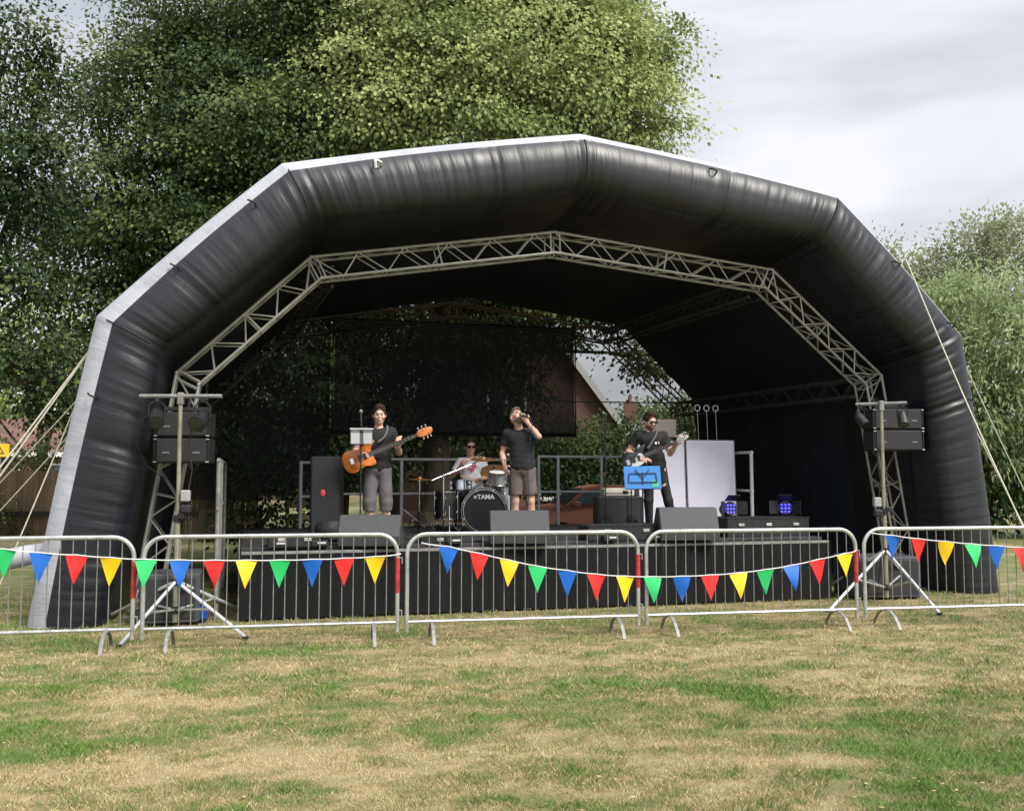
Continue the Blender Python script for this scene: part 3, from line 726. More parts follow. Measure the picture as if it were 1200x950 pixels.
m = MB(); p = [(0, 0, 0), (-.13, 0, -.12), (-.17, .1, -.35), (-.12, .3, -.6), (.0, .6, -.75)]; m.tube(p, .008, 6)
tag(m.build('lamp_cable', blkr, loc=b1+dxl*-.36+Vector((0, 0, 2.42))), 'black cable looping down from the left lamp to the hung speakers', 'cable')

def sub(label, loc, rz, w_, h_, d_=.7):
    t = thing('bass_speaker', label, 'speaker', loc, rz, 'bass speakers standing on the grass')
    b = MB(); b.box((0, 0, h_/2+.02), (w_, d_, h_), bev=.015); b.build('cabinet', wedgem, t)
    MB().box((0, -d_/2-.004, h_/2+.02), (w_-.1, .012, h_-.1), bev=.004).build('grille', grille, t)
    for sx in (-1, 1): MB().box((sx*(w_/2+.002), 0, h_*.6), (.012, .2, .1), bev=.004).build('side_handle', blk, t)
    f = MB()
    for sx in (-1, 1):
        for sy in (-1, 1): f.box((sx*(w_/2-.08), sy*(d_/2-.08), .01), (.06, .06, .02))
    f.build('feet', blkr, t)
sub('black bass speaker on the grass behind the left lighting stand', S(-5.12, .12, 0), SA, .66, .56)
sub('black bass speaker on the grass behind the right lighting stand', S(4.40, -.05, 0), SA-R(8), .96, .56)
m = MB()
m.box((0, 0, .12), (.16, .2, .2), bev=.03); m.tube([(-.05, 0, .22), (0, 0, .27), (.05, 0, .22)], .012, 6)
tag(m.build('blue_canister', M('dark_blue_plastic', (.01, .05, .3), .4), loc=S(-4.78, -.02, 0), rz=SA), 'small blue plastic box beside the left bass speaker', 'box')

# ================================================================== STAGE GEAR
DZ = .854
def wedge(label, u, v, rz, w_=.76, h_=.37):
    t = thing('monitor_wedge', label, 'monitor speaker', S(u, v, DZ), SA+rz, 'wedge monitors along the stage front')
    # side profile (y, z): low back towards the audience, sloped grille facing the player
    prof = [(-.24, 0), (-.26, .12), (-.12, h_), (.02, h_), (.26, .07), (.26, 0)]
    M4 = Matrix(((0, 0, 1, 0), (1, 0, 0, 0), (0, 1, 0, 0), (0, 0, 0, 1)))
    b = MB(); b.prism(prof, w_, M4, bev=.012); b.build('cabinet', wedgem, t, smooth=30)
    g = MB(); a = Vector((0, .02, h_)); c_ = Vector((0, .26, .07)); d = c_-a; n_ = Vector((0, -d.z, d.y)); n_ = Vector((0, .78, .63))
    g.box((a+c_)/2+n_*.004, (w_-.06, d.length-.06, .014), rot=d.to_track_quat('Y', 'Z').to_matrix(), bev=.004); g.build('grille', grille, t)
    for sx in (-1, 1): MB().box((sx*(w_/2+.001), -.05, .2), (.008, .12, .06), bev=.003).build('side_handle', blk, t)
wedge('wedge monitor speaker in front of the bassist', -2.78, .06, R(-15))
wedge('wedge monitor speaker at the feet of the singer', -.89, .0, R(-12), .76, .41)
wedge('wedge monitor speaker in front of the white boards', 1.47, .02, R(-10), .80, .43)

def rack_case(label, u, v, w_, d_, h_, rz=0, latches=2, plate=True, z=DZ):
    t = thing('flight_case', label, 'flight case', S(u, v, z), SA+rz, 'low black cases on the stage')
    MB().box((0, 0, h_/2), (w_, d_, h_), bev=.01).build('case_body', blk, t)
    e = MB()
    for sy in (-1, 1):
        for z_ in (.008, h_-.008): e.box((0, sy*d_/2, z_), (w_+.006, .014, .02))
    e.build('edge_strip', blkm, t)
    for i in range(latches):
        x = -w_/2+w_*(i+.5)/latches; MB().box((x, -d_/2-.008, h_*.62), (.09, .014, .04), bev=.004).build('latch', galv, t)
rack_case('long low black case under the two blue stage lights', 2.85, .42, 1.30, .42, .27, latches=3)
rack_case('low black pedal case left of the right wedge monitor', .62, .22, 1.1, .4, .2, latches=2)
rack_case('low black case at the left end of the stage front', -3.72, .12, .62, .4, .14, latches=2)
rack_case('thin black pedal board between the bassist and the drum kit', -1.9, .25, .5, .3, .07, latches=1)
for (u, v, lab, tilt) in ((2.36, .46, 'blue lit stage light with open barn doors, nearer the white boards', 5), (3.30, .5, 'blue lit stage light with open barn doors, at the right end of the stage', -35)):
    t = thing('floor_light', lab, 'stage light', S(u, v, 1.125), SA+R(tilt), 'blue floor lights on the long case')
    y = MB(); y.tube([(-.12, 0, .11), (-.12, 0, .012), (.12, 0, .012), (.12, 0, .11)], .010, 6); y.build('yoke', blkm, t)
    h = MB(); rot = Euler((R(82), 0, 0)); h.lathe([(.05, -.14), (.085, -.12), (.095, .0), (.10, .05)], (0, 0, .115), rot, 20); h.build('housing', blkm, t)
    for k in range(3):
        for j in range(3):
            q = MB(); q.sph(((j-1)*.05, -.055, .115+(k-1)*.05), (.018, .010, .015), 8, 6); q.build('led', led, t)
    for (rotz, sx) in ((35, -1), (-35, 1)):
        d = MB(); d.box((sx*.16, -.10, .13), (.15, .006, .19), Euler((0, 0, R(-sx*38)))); d.build('barn_door', blkm, t)
    d = MB(); d.box((0, -.10, .27), (.2, .13, .006), Euler((R(-40), 0, 0))); d.build('barn_door', blkm, t)

# boards, rings, square board
def board(label, u, v, rz, w_, h_, lean):
    t = thing('foam_board', label, 'board', S(u, v, DZ), SA+rz, 'white boards leaning at the stage rear')
    MB().box((0, h_/2*math.sin(R(lean)), h_/2), (w_, .04, h_), Euler((R(-lean), 0, 0)), bev=.004).build('panel', mattboard, t)
    e = MB(); e.box((w_/2-.004, h_/2*math.sin(R(lean))-.021, h_/2), (.012, .006, h_-.01), Euler((R(-lean), 0, 0))); e.build('edge_tape', M('grey_tape', (.3, .3, .34), .6), t)
board('tall white board behind the guitarist, left one of the pair', 2.20, 2.36, R(-3), .80, 1.42, 3)
board('tall white board standing clear right of the guitarist, right one of the pair', 3.05, 2.30, R(-3), .84, 1.44, 3)
t = thing('square_board', 'pale pink square board on a pole behind the shoulder of the guitarist', 'board', S(2.48, 2.9, DZ), SA)
MB().box((0, 0, 1.66), (.42, .03, .30), bev=.004).build('panel', pinkboard, t); m = MB(); m.tube([(0, .03, 0), (0, .03, 1.6)], .015, 8); m.lathe([(.16, 0), (.16, .02), (.03, .03)], (0, .03, 0), n=16); m.build('pole', blkm, t)
for i, (x, lab) in enumerate(((3.02, 'left'), (3.19, 'middle'), (3.36, 'right'))):
    m = MB(); pts = [(.05*math.cos(a), 0, 2.0+.05*math.sin(a)) for a in np.linspace(0, 6.283, 17)[:-1]]; m.tube(pts, .009, 6, closed=True)
    m.tube([(0, 0, 1.95), (.10, .05, 0)], .0045, 6)
    tag(m.build('ring_topped_rod', white_alu, loc=S(x, 2.75, DZ), rz=SA), lab+' one of three thin rods with ring tops above the white boards', 'rod', 'ring topped rods')

# amplifier
t = thing('guitar_amplifier', 'guitar amplifier cabinet with a pale control head on top', 'amplifier', S(1.27, 2.0, DZ), SA-R(8))
MB().box((0, 0, .27), (.72, .34, .54), bev=.02).build('cabinet', blk, t); MB().box((0, -.172, .25), (.64, .012, .44), bev=.004).build('grille', grille, t)
hd = MB().box((0, 0, .605), (.48, .24, .12), bev=.012).build('head', M('cream_panel', (.62, .60, .55), .5), t)
k = MB()
for i in range(8): k.lathe([(.011, 0), (.009, .012)], (-.19+i*.032, -.121, .59), Euler((R(90), 0, 0)), 8)
k.build('knobs', blk, hd); MB().box((.10, -.123, .60), (.09, .008, .05), bev=.002).build('display', glass, hd)
MB().box((.18, -.123, .60), (.03, .008, .02)).build('switch', redp, hd)
t = thing('tall_speaker', 'tall black speaker column with a small red badge left of the bassist', 'speaker', S(-3.22, 1.5, DZ), SA-R(14))
MB().box((0, 0, .57), (.40, .42, 1.10), bev=.02).build('cabinet', blk, t); MB().box((0, -.214, .57), (.34, .012, 1.0), bev=.004).build('grille', grille, t)
m = MB(); m.sph((-.02, -.222, .62), (.035, .008, .05), 12, 8); m.build('red_badge', M('faded_red', (.55, .06, .09), .5), t)
for sx in (-1, 1): MB().box((sx*.12, 0, .01), (.06, .3, .02)).build('foot', blkr, t)
t = thing('drum_bag', 'rounded black gear bag on the stage below the tall speaker', 'bag', S(-3.22, .85, DZ), SA)
b = MB(); b.lathe([(.13, .0), (.19, .03), (.205, .13), (.20, .20), (.15, .265), (.04, .28)], (0, 0, 0), n=24); b.build('bag_body', M('black_nylon', (.012, .012, .013), .7, 0, .3, 12, .4, 20), t)
h = MB(); h.tube([(-.07, 0, .275), (-.04, 0, .32), (.04, 0, .32), (.07, 0, .275)], .010, 6); h.build('handle', blkr, t)

# ---- stands
def tripod(mb, r_, h_, base=(0, 0, 0), rad=.009, a0=.3):
    for k in range(3):
        a = a0+k*2.0944; mb.tube([Vector(base)+Vector((0, 0, h_)), Vector(base)+Vector((r_*math.cos(a), r_*math.sin(a), .012))], rad, 6)
        mb.tube([Vector(base)+Vector((0, 0, h_*.4)), Vector(base)+Vector((r_*.5*math.cos(a), r_*.5*math.sin(a), h_*.5))], rad*.7, 6)
def mic(mb_g, mb_b, p, d):
    p = Vector(p); d = Vector(d).normalized(); mb_b.tube([p, p-d*.15], [.014, .010], 8); mb_g.sph(p+d*.015, .026, 12, 8)
def mic_stand(label, u, v, h_, boom=None, matl=None, rz=0, tip=None, z=DZ):
    t = thing('microphone_stand', label, 'microphone stand', S(u, v, z), SA+rz, 'microphone stands on the stage')
    a = MB(); tripod(a, .30, .25); a.build('tripod_base', matl or blkm, t)
    b = MB(); b.tube([(0, 0, .1), (0, 0, h_)], .010, 8); b.lathe([(.018, -.03), (.018, .03)], (0, 0, h_*.6), n=10); b.build('pole', matl or blkm, t)
    if boom:
        c = MB(); p0 = Vector((0, 0, h_)); p1 = p0+Vector(boom); p2 = p0-Vector(boom)*.35; c.tube([p2, p1], .007, 8); c.sph(p0, .02, 8, 6); c.build('boom', matl or blkm, t); e = p1; d = Vector(boom)
    else: e = Vector((0, 0, h_)); d = Vector((0, .5, .6))
    g = MB(); q = MB(); mic(g, q, e+d.normalized()*.1, d); mo = q.build('microphone', blk, t); g.build('microphone_head', galv_bar, mo)
    return t
ms = mic_stand('microphone stand with a tablet holder in front of the bassist', -2.83, .88, 1.52, (.0, .03, .09))
tb = MB(); tb.box((0, -.03, 1.37), (.30, .012, .21), Euler((R(-15), 0, 0)), bev=.004); tbo = tb.build('tablet_holder', blk, ms)
for sx in (-1, 1): MB().box((sx*.083, -.04, 1.37), (.115, .004, .19), Euler((R(-15), 0, 0))).build('page', M('pale_sheet', (.30, .32, .32), .35), tbo)
MB().box((0, -.05, 1.48), (.31, .02, .012)).build('clip', M('white_plastic', (.8, .8, .8), .4), tbo)
mic_stand('thin black microphone stand beside the guitar amplifier', .92, 1.6, 1.72, None)
mic_stand('boom microphone stand behind the right arm of the guitarist', 1.40, 1.75, 1.62, (-.12, -.10, .10))
mic_stand('black microphone stand under the lowered hand of the singer', -.78, .80, 1.02, (.0, .06, .05))
# music stand
t = thing('music_stand', 'folding music stand holding a bright blue folder in front of the guitarist', 'music stand', S(1.09, .58, DZ), SA-R(14))
a = MB(); tripod(a, .24, .22, rad=.007); a.build('tripod_base', blkm, t); MB().tube([(0, 0, .1), (0, 0, .80)], .011, 8).build('pole', blkm, t)
rt = Euler((R(-18), R(-1), 0)); MB().box((0, .012, .83), (.52, .008, .34), rt, bev=.002).build('folder', M('blue_folder', (.012, .17, .50), .45), t)
wr = MB(); Rm = rt.to_matrix(); c0 = Vector((0, .0, .83))
for a_, b_ in (((-.2, 0, -.07), (.2, 0, -.07)), ((-.19, 0, .06), (.19, 0, .06)), ((-.2, 0, -.07), (-.19, 0, .06)), ((.2, 0, -.07), (.19, 0, .06)), ((0, 0, -.1), (0, 0, .08)), ((0, 0, -.02), (-.1, 0, .12)), ((0, 0, -.02), (.1, 0, .12)), ((-.25, -.01, -.17), (.25, -.01, -.17))):
    wr.tube([c0+Rm@Vector((a_[0], -.008, a_[2])), c0+Rm@Vector((b_[0], -.008, b_[2]))], .006, 6)
wr.build('wire_frame', blkm, t)
MB().box(c0+Rm@Vector((.17, .006, -.09)), (.10, .006, .10), rt).build('green_sticker', M('green_card', (.03, .35, .25), .5), t)

# ---- drum kit
shell = M('black_drum_shell', (.015, .015, .017), .2, 0, .2, 3, coat=.6)
head_b = M('black_drum_head', (.016, .016, .018), .45); head_w = M('white_drum_head', (.72, .72, .72), .5)
clear_sh = M('silver_drum_shell', (.42, .43, .45), .25, .5, .3, 22)
cymb = M('bronze_cymbal', (.42, .22, .11), .35, .7, .2, 10)
def lugs(t, r_, h_, c, rot, n_):
    Rm = rot.to_matrix()
    for k in range(n_):
        a = 6.283*k/n_+.2; m = MB()
        for z in (h_*.22, h_*.78): m.box(Vector(c)+Rm@Vector(((r_+.008)*math.cos(a), (r_+.008)*math.sin(a), z)), (.022, .022, .045), rot=Rm@Euler((0, 0, a)).to_matrix(), bev=.004)
        m.tube([Vector(c)+Rm@Vector(((r_+.016)*math.cos(a), (r_+.016)*math.sin(a), -.01)), Vector(c)+Rm@Vector(((r_+.016)*math.cos(a), (r_+.016)*math.sin(a), h_+.01))], .004, 5)
        m.build('lug', chrome, t)
def drum(name, label, loc, r_, h_, tilt=(0, 0, 0), legs=False, mat=shell, top=head_w, grp='drums of the kit'):
    t = thing(name, label, 'drum', loc, SA, grp); rot = Euler(tilt); c = Vector((0, 0, 0)) if not legs else Vector((0, 0, legs))
    b = MB(); b.lathe([(r_, 0), (r_, h_)], c, rot, 32); b.build('shell', mat, t)
    Rm = rot.to_matrix()
    for z in (0, h_): MB().tube([c+Rm@Vector(((r_+.008)*math.cos(a), (r_+.008)*math.sin(a), z)) for a in np.linspace(0, 6.283, 33)[:-1]], .010, 6, closed=True).build('hoop', chrome, t)
    MB().lathe([(r_-.004, h_+.001), (r_*.5, h_+.004), (.001, h_+.004)], c, rot, 32).build('drum_head', top, t)
    lugs(t, r_, h_, c, rot, 6)
    if legs:
        for k in range(3):
            a = k*2.094+.5; l = MB(); l.tube([c+Vector(((r_+.02)*math.cos(a), (r_+.02)*math.sin(a), h_*.5)), Vector(((r_+.03)*math.cos(a), (r_+.03)*math.sin(a), .07)), Vector(((r_+.07)*math.cos(a), (r_+.07)*math.sin(a), 0))], .007, 6); l.build('leg', chrome, t)
    return t
bdt = thing('bass_drum', 'black bass drum with white lettering between the bassist and the singer', 'drum', S(-.92, 1.75, DZ), SA-R(14), 'drums of the kit')
br_ = .315; rot = Euler((R(90), 0, 0)); c = Vector((0, 0, br_+.03))
MB().lathe([(br_, -.44), (br_, 0)], c, rot, 40).build('shell', shell, bdt)
lqm = M('black_lacquer_hoop', (.03, .03, .03), .25, coat=.5)
for z in (0, -.44): MB().lathe([(br_+.004, z-.025), (br_+.022, z-.02), (br_+.022, z+.02), (br_+.004, z+.025)], c, rot, 40, caps=False).build('hoop', lqm, bdt)
rr = MB(); rr.tube([c+Vector(((br_-.006)*math.cos(a), -.024, (br_-.006)*math.sin(a))) for a in np.linspace(0, 6.283, 41)[:-1]], .0075, 6, closed=True); rr.tube([c+Vector(((br_+.024)*math.cos(a), .0, (br_+.024)*math.sin(a))) for a in np.linspace(0, 6.283, 41)[:-1]], .005, 6, closed=True); rr.build('chrome_rim', chrome, bdt)
MB().lathe([(br_-.01, .012), (.001, .016)], c, rot, 40).build('drum_head', head_b, bdt)
lw = M('white_lettering', (.85, .85, .85), .5)
text_mesh('TAMA', .092, .002, lw, 'lettering', bdt, Matrix.Translation(c+Vector((.02, -.022, .20))) @ Matrix.Rotation(R(90), 4, 'X'), .003)
stp = [(.032*(1 if k % 2 == 0 else .42)*math.cos(R(90+k*36)), .032*(1 if k % 2 == 0 else .42)*math.sin(R(90+k*36))) for k in range(10)]
st_ = MB(); st_.prism(stp, .004, Matrix.Translation(c+Vector((-.135, -.022, .20))) @ Matrix.Rotation(R(90), 4, 'X')); st_.build('star_emblem', lw, bdt, smooth=0)
for k in range(8):
    cl = MB(); a = R(22+k*45); p = c+Vector(((br_+.012)*math.cos(a), 0, (br_+.012)*math.sin(a))); cl.box(p+Vector((0, -.02, 0)), (.03, .04, .03), Euler((0, -a, 0)), bev=.005); cl.tube([p+Vector((0, 0, 0)), p+Vector((0, .44, 0))], .005, 6); cl.build('claw', chrome, bdt)
for sx in (-1, 1):
    l = MB(); l.tube([(sx*.26, .08, .22), (sx*.42, -.1, .0)], .008, 6); l.build('spur', chrome, bdt)
drum('floor_tom', 'black floor tom with chrome lugs left of the bass drum', S(-1.42, 2.05, DZ), .185, .40, legs=.22)
drum('floor_tom', 'silver floor tom right of the bass drum beside the shorts of the singer', S(-.46, 2.25, DZ), .17, .42, legs=.28, mat=clear_sh)
rk = drum('rack_tom', 'small silver tom mounted above the bass drum', S(-.66, 2.0, 1.585), .14, .18, (R(12), 0, 0), mat=clear_sh)
q = MB(); q.tube([(0, .05, -.02), (-.08, .1, -.10)], .012, 8); q.build('mount_arm', chrome, rk)
sn = drum('snare_drum', 'snare drum on a stand in front of the drummer', S(-1.12, 2.45, 1.50), .165, .13, (R(-4), 0, 0), mat=chrome)
q = MB(); tripod(q, .25, .2, (0, 0, -.646), .008); q.tube([(0, 0, -.6), (0, 0, -.02)], .011, 8); q.build('stand', chrome, sn)
def cymbal(label, u, v, h_, r_, tilt, boom=None, rz=0):
    t = thing('cymbal_stand', label, 'cymbal', S(u, v, DZ), SA+rz, 'cymbals of the drum kit')
    a = MB(); tripod(a, .28, .30, rad=.010); a.build('tripod_base', chrome, t)
    b = MB(); b.tube([(0, 0, .12), (0, 0, h_)], .012, 8); b.lathe([(.02, -.03), (.02, .03)], (0, 0, h_*.55), n=10); top = Vector((0, 0, h_))
    if boom: b.tube([top-Vector(boom)*.3, top+Vector(boom)], .009, 8); b.sph(top, .025, 8, 6); top = top+Vector(boom)
    b.build('pole', chrome, t)
    Rm = Euler(tilt); c = MB(); c.lathe([(r_, -.002), (r_, .001), (r_*.6, .010), (r_*.22, .018), (r_*.18, .034), (.012, .045)], top, Rm, 36); c.build('cymbal', cymb, t)
    w_ = MB(); w_.lathe([(.018, .045), (.012, .075)], top, Rm, 10); w_.build('wing_nut', blk, t)
cymbal('boom cymbal on a long silver arm in front of the drummer', -1.52, 1.8, .86, .19, (R(10), R(-3), 0), (.62, .12, .24))
cymbal('bronze cymbal tilted towards the drummer left of the singer', -.62, 2.35, .93, .21, (R(28), R(-8), 0))
cymbal('bronze hi-hat cymbal low behind the floor tom', -1.72, 2.7, .80, .17, (R(4), 0, 0))
t = thing('drum_stool', 'round black drum stool under the drummer', 'stool', S(-.80, 3.1, DZ), SA)
a = MB(); tripod(a, .24, .25, rad=.011); a.tube([(0, 0, .1), (0, 0, .46)], .014, 8); a.build('tripod_base', chrome, t); MB().lathe([(.10, .44), (.17, .45), (.18, .49), (.16, .515), (.05, .52)], n=24).build('seat', blkr, t)
# small things on deck, cables
for i, (u, v, lab) in enumerate(((-3.9, -.02, 'small black stage box with a white indicator at the far left stage edge'), (-3.42, -.04, 'small black stage box with white indicators left of the first wedge'), (-1.75, -.02, 'small black stage box near the front edge beside the first wedge'), (.35, -.03, 'small black stage box with a pale label in front of the pedal case'), (1.02, -.03, 'small black effects pedal just left of the right wedge'))):
    t = thing('stage_box', lab, 'stage box', S(u, v, DZ), SA, 'small boxes along the stage edge')
    MB().box((0, 0, .035), (.2, .13, .07), bev=.008).build('box_body', blk, t); MB().box((0.02, -.067, .045), (.10, .006, .02)).build('label_strip', M('pale_label', (.6, .6, .6), .5) if i == 0 else bpy.data.materials['pale_label'], t)
def cable(lab, pts, r_=.007, mat=blkr):
    o0 = S(*pts[0]); P = [S(*p)-o0 for p in pts]; Q = []
    for i in range(len(P)-1):       # Catmull-Rom
        a, b, c_, d = P[max(i-1, 0)], P[i], P[i+1], P[min(i+2, len(P)-1)]
        for k in range(6):
            t_ = k/6; Q.append(.5*((2*b)+(c_-a)*t_+(2*a-5*b+4*c_-d)*t_*t_+(3*b-a-3*c_+d)*t_**3))
    Q.append(P[-1]); tag(MB().tube(Q, r_, 6).build('stage_cable', mat, loc=o0), lab, 'cable')
z = DZ+.008
cable('black cable curling on the deck between the pedal case and the amplifier', [(.2, .3, z), (.4, .7, z), (.9, .9, z), (1.1, 1.3, z), (1.2, 1.8, z)])
cable('black cable from the first wedge to the back of the stage', [(-2.5, .4, z), (-2.1, .6, z), (-2.2, 1.2, z), (-1.9, 2.4, z)])
cable('black cable draped over the stage edge near the right wedge', [(1.0, .2, z), (1.0, 0, z), (1.05, -.12, z), (1.05, -.17, .6), (1.0, -.2, .1)])
cable('thin cable along the deck left of the singer wedge', [(-1.3, .3, z), (-1.6, .1, z), (-2.0, .25, z), (-2.3, .05, z)])

# ================================================================== PEOPLE (distance fields turned into one skin each)
HGRID = .008
class Field:
    def __init__(s, lo, hi, h=HGRID):
        s.h = h; s.lo = np.array(lo, float); n = np.ceil((np.array(hi)-s.lo)/h).astype(int)+1; s.n = n; s.D = np.full(n, .25, np.float32)
        s.ax = [s.lo[i]+h*np.arange(n[i]) for i in range(3)]
    def _apply(s, lo, hi, fn, k, op='u'):
        m = .06+k; a = np.clip(np.floor((np.array(lo)-m-s.lo)/s.h).astype(int), 0, s.n-1); b = np.clip(np.ceil((np.array(hi)+m-s.lo)/s.h).astype(int)+1, 1, s.n)
        if np.any(b <= a): return
        sl = tuple(slice(a[i], b[i]) for i in range(3)); X, Y, Z = np.meshgrid(s.ax[0][sl[0]], s.ax[1][sl[1]], s.ax[2][sl[2]], indexing='ij')
        d = fn(X, Y, Z).astype(np.float32); D = s.D[sl]
        if op == 'u':
            if k > 0: hh = np.maximum(k-np.abs(D-d), 0)/k; s.D[sl] = np.minimum(D, d)-hh*hh*k*.25
            else: s.D[sl] = np.minimum(D, d)
        elif op == 'sub': hh = np.maximum(k-np.abs(D+d), 0)/max(k, 1e-6); s.D[sl] = np.maximum(D, -d)+hh*hh*k*.25
    def cap(s, a, b, ra, rb=None, k=.03, op='u'):
        rb = ra if rb is None else rb; a = np.array(a, float); b = np.array(b, float); ab = b-a; L2 = max(1e-9, ab@ab)
        def fn(X, Y, Z):
            t = np.clip(((X-a[0])*ab[0]+(Y-a[1])*ab[1]+(Z-a[2])*ab[2])/L2, 0, 1)
            return np.sqrt((X-a[0]-t*ab[0])**2+(Y-a[1]-t*ab[1])**2+(Z-a[2]-t*ab[2])**2)-(ra+(rb-ra)*t)
        r = max(ra, rb); s._apply(np.minimum(a, b)-r, np.maximum(a, b)+r, fn, k, op)
    def ell(s, c, r, Rm=None, k=.03, op='u'):
        c = np.array(c, float); r = np.array(r, float); Q = np.eye(3) if Rm is None else np.array(Rm)
        def fn(X, Y, Z):
            x, y, z = X-c[0], Y-c[1], Z-c[2]
            u = [Q[0][i]*x+Q[1][i]*y+Q[2][i]*z for i in range(3)]
            k0 = np.sqrt(sum((u[i]/r[i])**2 for i in range(3))); k1 = np.sqrt(sum((u[i]/r[i]**2)**2 for i in range(3)))+1e-9
            return k0*(k0-1)/k1
        m = r.max(); s._apply(c-m, c+m, fn, k, op)
    def plane(s, p, n, rnd=.0):   # keep the side the normal points away from
        X, Y, Z = np.meshgrid(*s.ax, indexing='ij'); n = np.array(n, float)/np.linalg.norm(n)
        d = (X-p[0])*n[0]+(Y-p[1])*n[1]+(Z-p[2])*n[2]; s.D = np.maximum(s.D, d.astype(np.float32))
    def mesh(s, name, mat, parent, ripple=0, seed=0, vert=False):
        D = s.D
        if ripple:
            X, Y, Z = np.meshgrid(*s.ax, indexing='ij')
            D = D+(ripple*(np.sin(X*48+Y*30+2.2*np.sin(Z*9+seed))*.8+.5*np.sin(X*20-Z*30+seed))).astype(np.float32) if vert else D+(ripple*(np.sin(X*23+Z*30+seed+2*np.sin(Z*11))*np.sin(Z*34+Y*20-X*14+seed*2)+.6*np.sin(X*60-Z*45+seed))).astype(np.float32)
        D = D.copy()
        for ax in range(3):
            idx = [slice(None)]*3
            for e in (0, -1): idx[ax] = e; D[tuple(idx)] = .1
        ins = D < 0; c = [ins[i:ins.shape[0]-1+i, j:ins.shape[1]-1+j, k:ins.shape[2]-1+k] for i in (0, 1) for j in (0, 1) for k in (0, 1)]
        cnt = sum(x.astype(np.int8) for x in c); act = (cnt > 0) & (cnt < 8); ids = -np.ones(act.shape, int); A = np.argwhere(act); ids[act] = np.arange(len(A))
        P = np.zeros((len(A), 3)); W = np.zeros(len(A))
        corners = [(i, j, k) for i in (0, 1) for j in (0, 1) for k in (0, 1)]
        for a in corners:
            for ax in range(3):
                if a[ax]: continue
                b = list(a); b[ax] = 1; va = D[A[:, 0]+a[0], A[:, 1]+a[1], A[:, 2]+a[2]]; vb = D[A[:, 0]+b[0], A[:, 1]+b[1], A[:, 2]+b[2]]
                m = (va < 0) != (vb < 0); t = np.where(m, va/(va-vb+1e-12), 0)
                p = np.array(a, float)[None, :].repeat(len(A), 0); p[:, ax] += t; P += p*m[:, None]; W += m
        P = P/W[:, None]; V = (A+P)*s.h+s.lo; Fs = []
        for ax in range(3):
            o1, o2 = (ax+1) % 3, (ax+2) % 3; sl0 = [slice(None)]*3; sl1 = [slice(None)]*3; sl0[ax] = slice(0, -1); sl1[ax] = slice(1, None)
            a_, b_ = ins[tuple(sl0)], ins[tuple(sl1)]; E = np.argwhere(a_ != b_); E = E[(E[:, o1] > 0) & (E[:, o2] > 0) & (E[:, o1] < s.n[o1]-1) & (E[:, o2] < s.n[o2]-1)]
            fl = a_[E[:, 0], E[:, 1], E[:, 2]]; q = []
            for (d1, d2) in ((0, 0), (-1, 0), (-1, -1), (0, -1)):
                c_ = E.copy(); c_[:, o1] += d1; c_[:, o2] += d2; q.append(ids[c_[:, 0], c_[:, 1], c_[:, 2]])
            q = np.stack(q, 1); q[fl] = q[fl][:, ::-1]; Fs.append(q)
        F = np.concatenate(Fs); F = F[(F >= 0).all(1)]; F = F[:, ::-1]
        return npmesh(name, V, F, mat, smooth=True, parent=parent)

def v3(*a): return np.array(a, float)
def hand(f, wrist, d, nrm, side, curl=.5, sc_=1.0):
    """d: forearm->fingers direction, nrm: palm normal (direction the palm faces), side: thumb direction sign"""
    d = v3(*d)/np.linalg.norm(d); nrm = v3(*nrm); nrm = nrm-d*(nrm@d); nrm /= np.linalg.norm(nrm); s_ = np.cross(d, nrm)*side
    w = v3(*wrist)
    for o in (-.028, -.009, .010, .027): f.cap(w+s_*o*.6, w+d*.085+s_*o, .017, .014, k=.012)
    for o, ln in ((-.030, .060), (-.010, .074), (.010, .080), (.029, .072)):
        p = w+d*.088+s_*o; dd = d.copy(); r = .0098
        for j, fr_ in enumerate((.45, .32, .26)):
            a = curl*(1.15 if j else .8); dd = dd*math.cos(a)+nrm*math.sin(a); q = p+dd*ln*fr_; f.cap(p, q, r, r*.93, k=.004); p = q; r *= .94
    p = w+d*.03+s_*.030; dd = d*.55+s_*.75+nrm*.35; dd /= np.linalg.norm(dd); q = p+dd*.045; f.cap(p, q, .0125, .0115, k=.01); dd = d*.8+nrm*.65*curl*1.5+s_*.1; dd /= np.linalg.norm(dd); f.cap(q, q+dd*.035, .0115, .0095, k=.005)

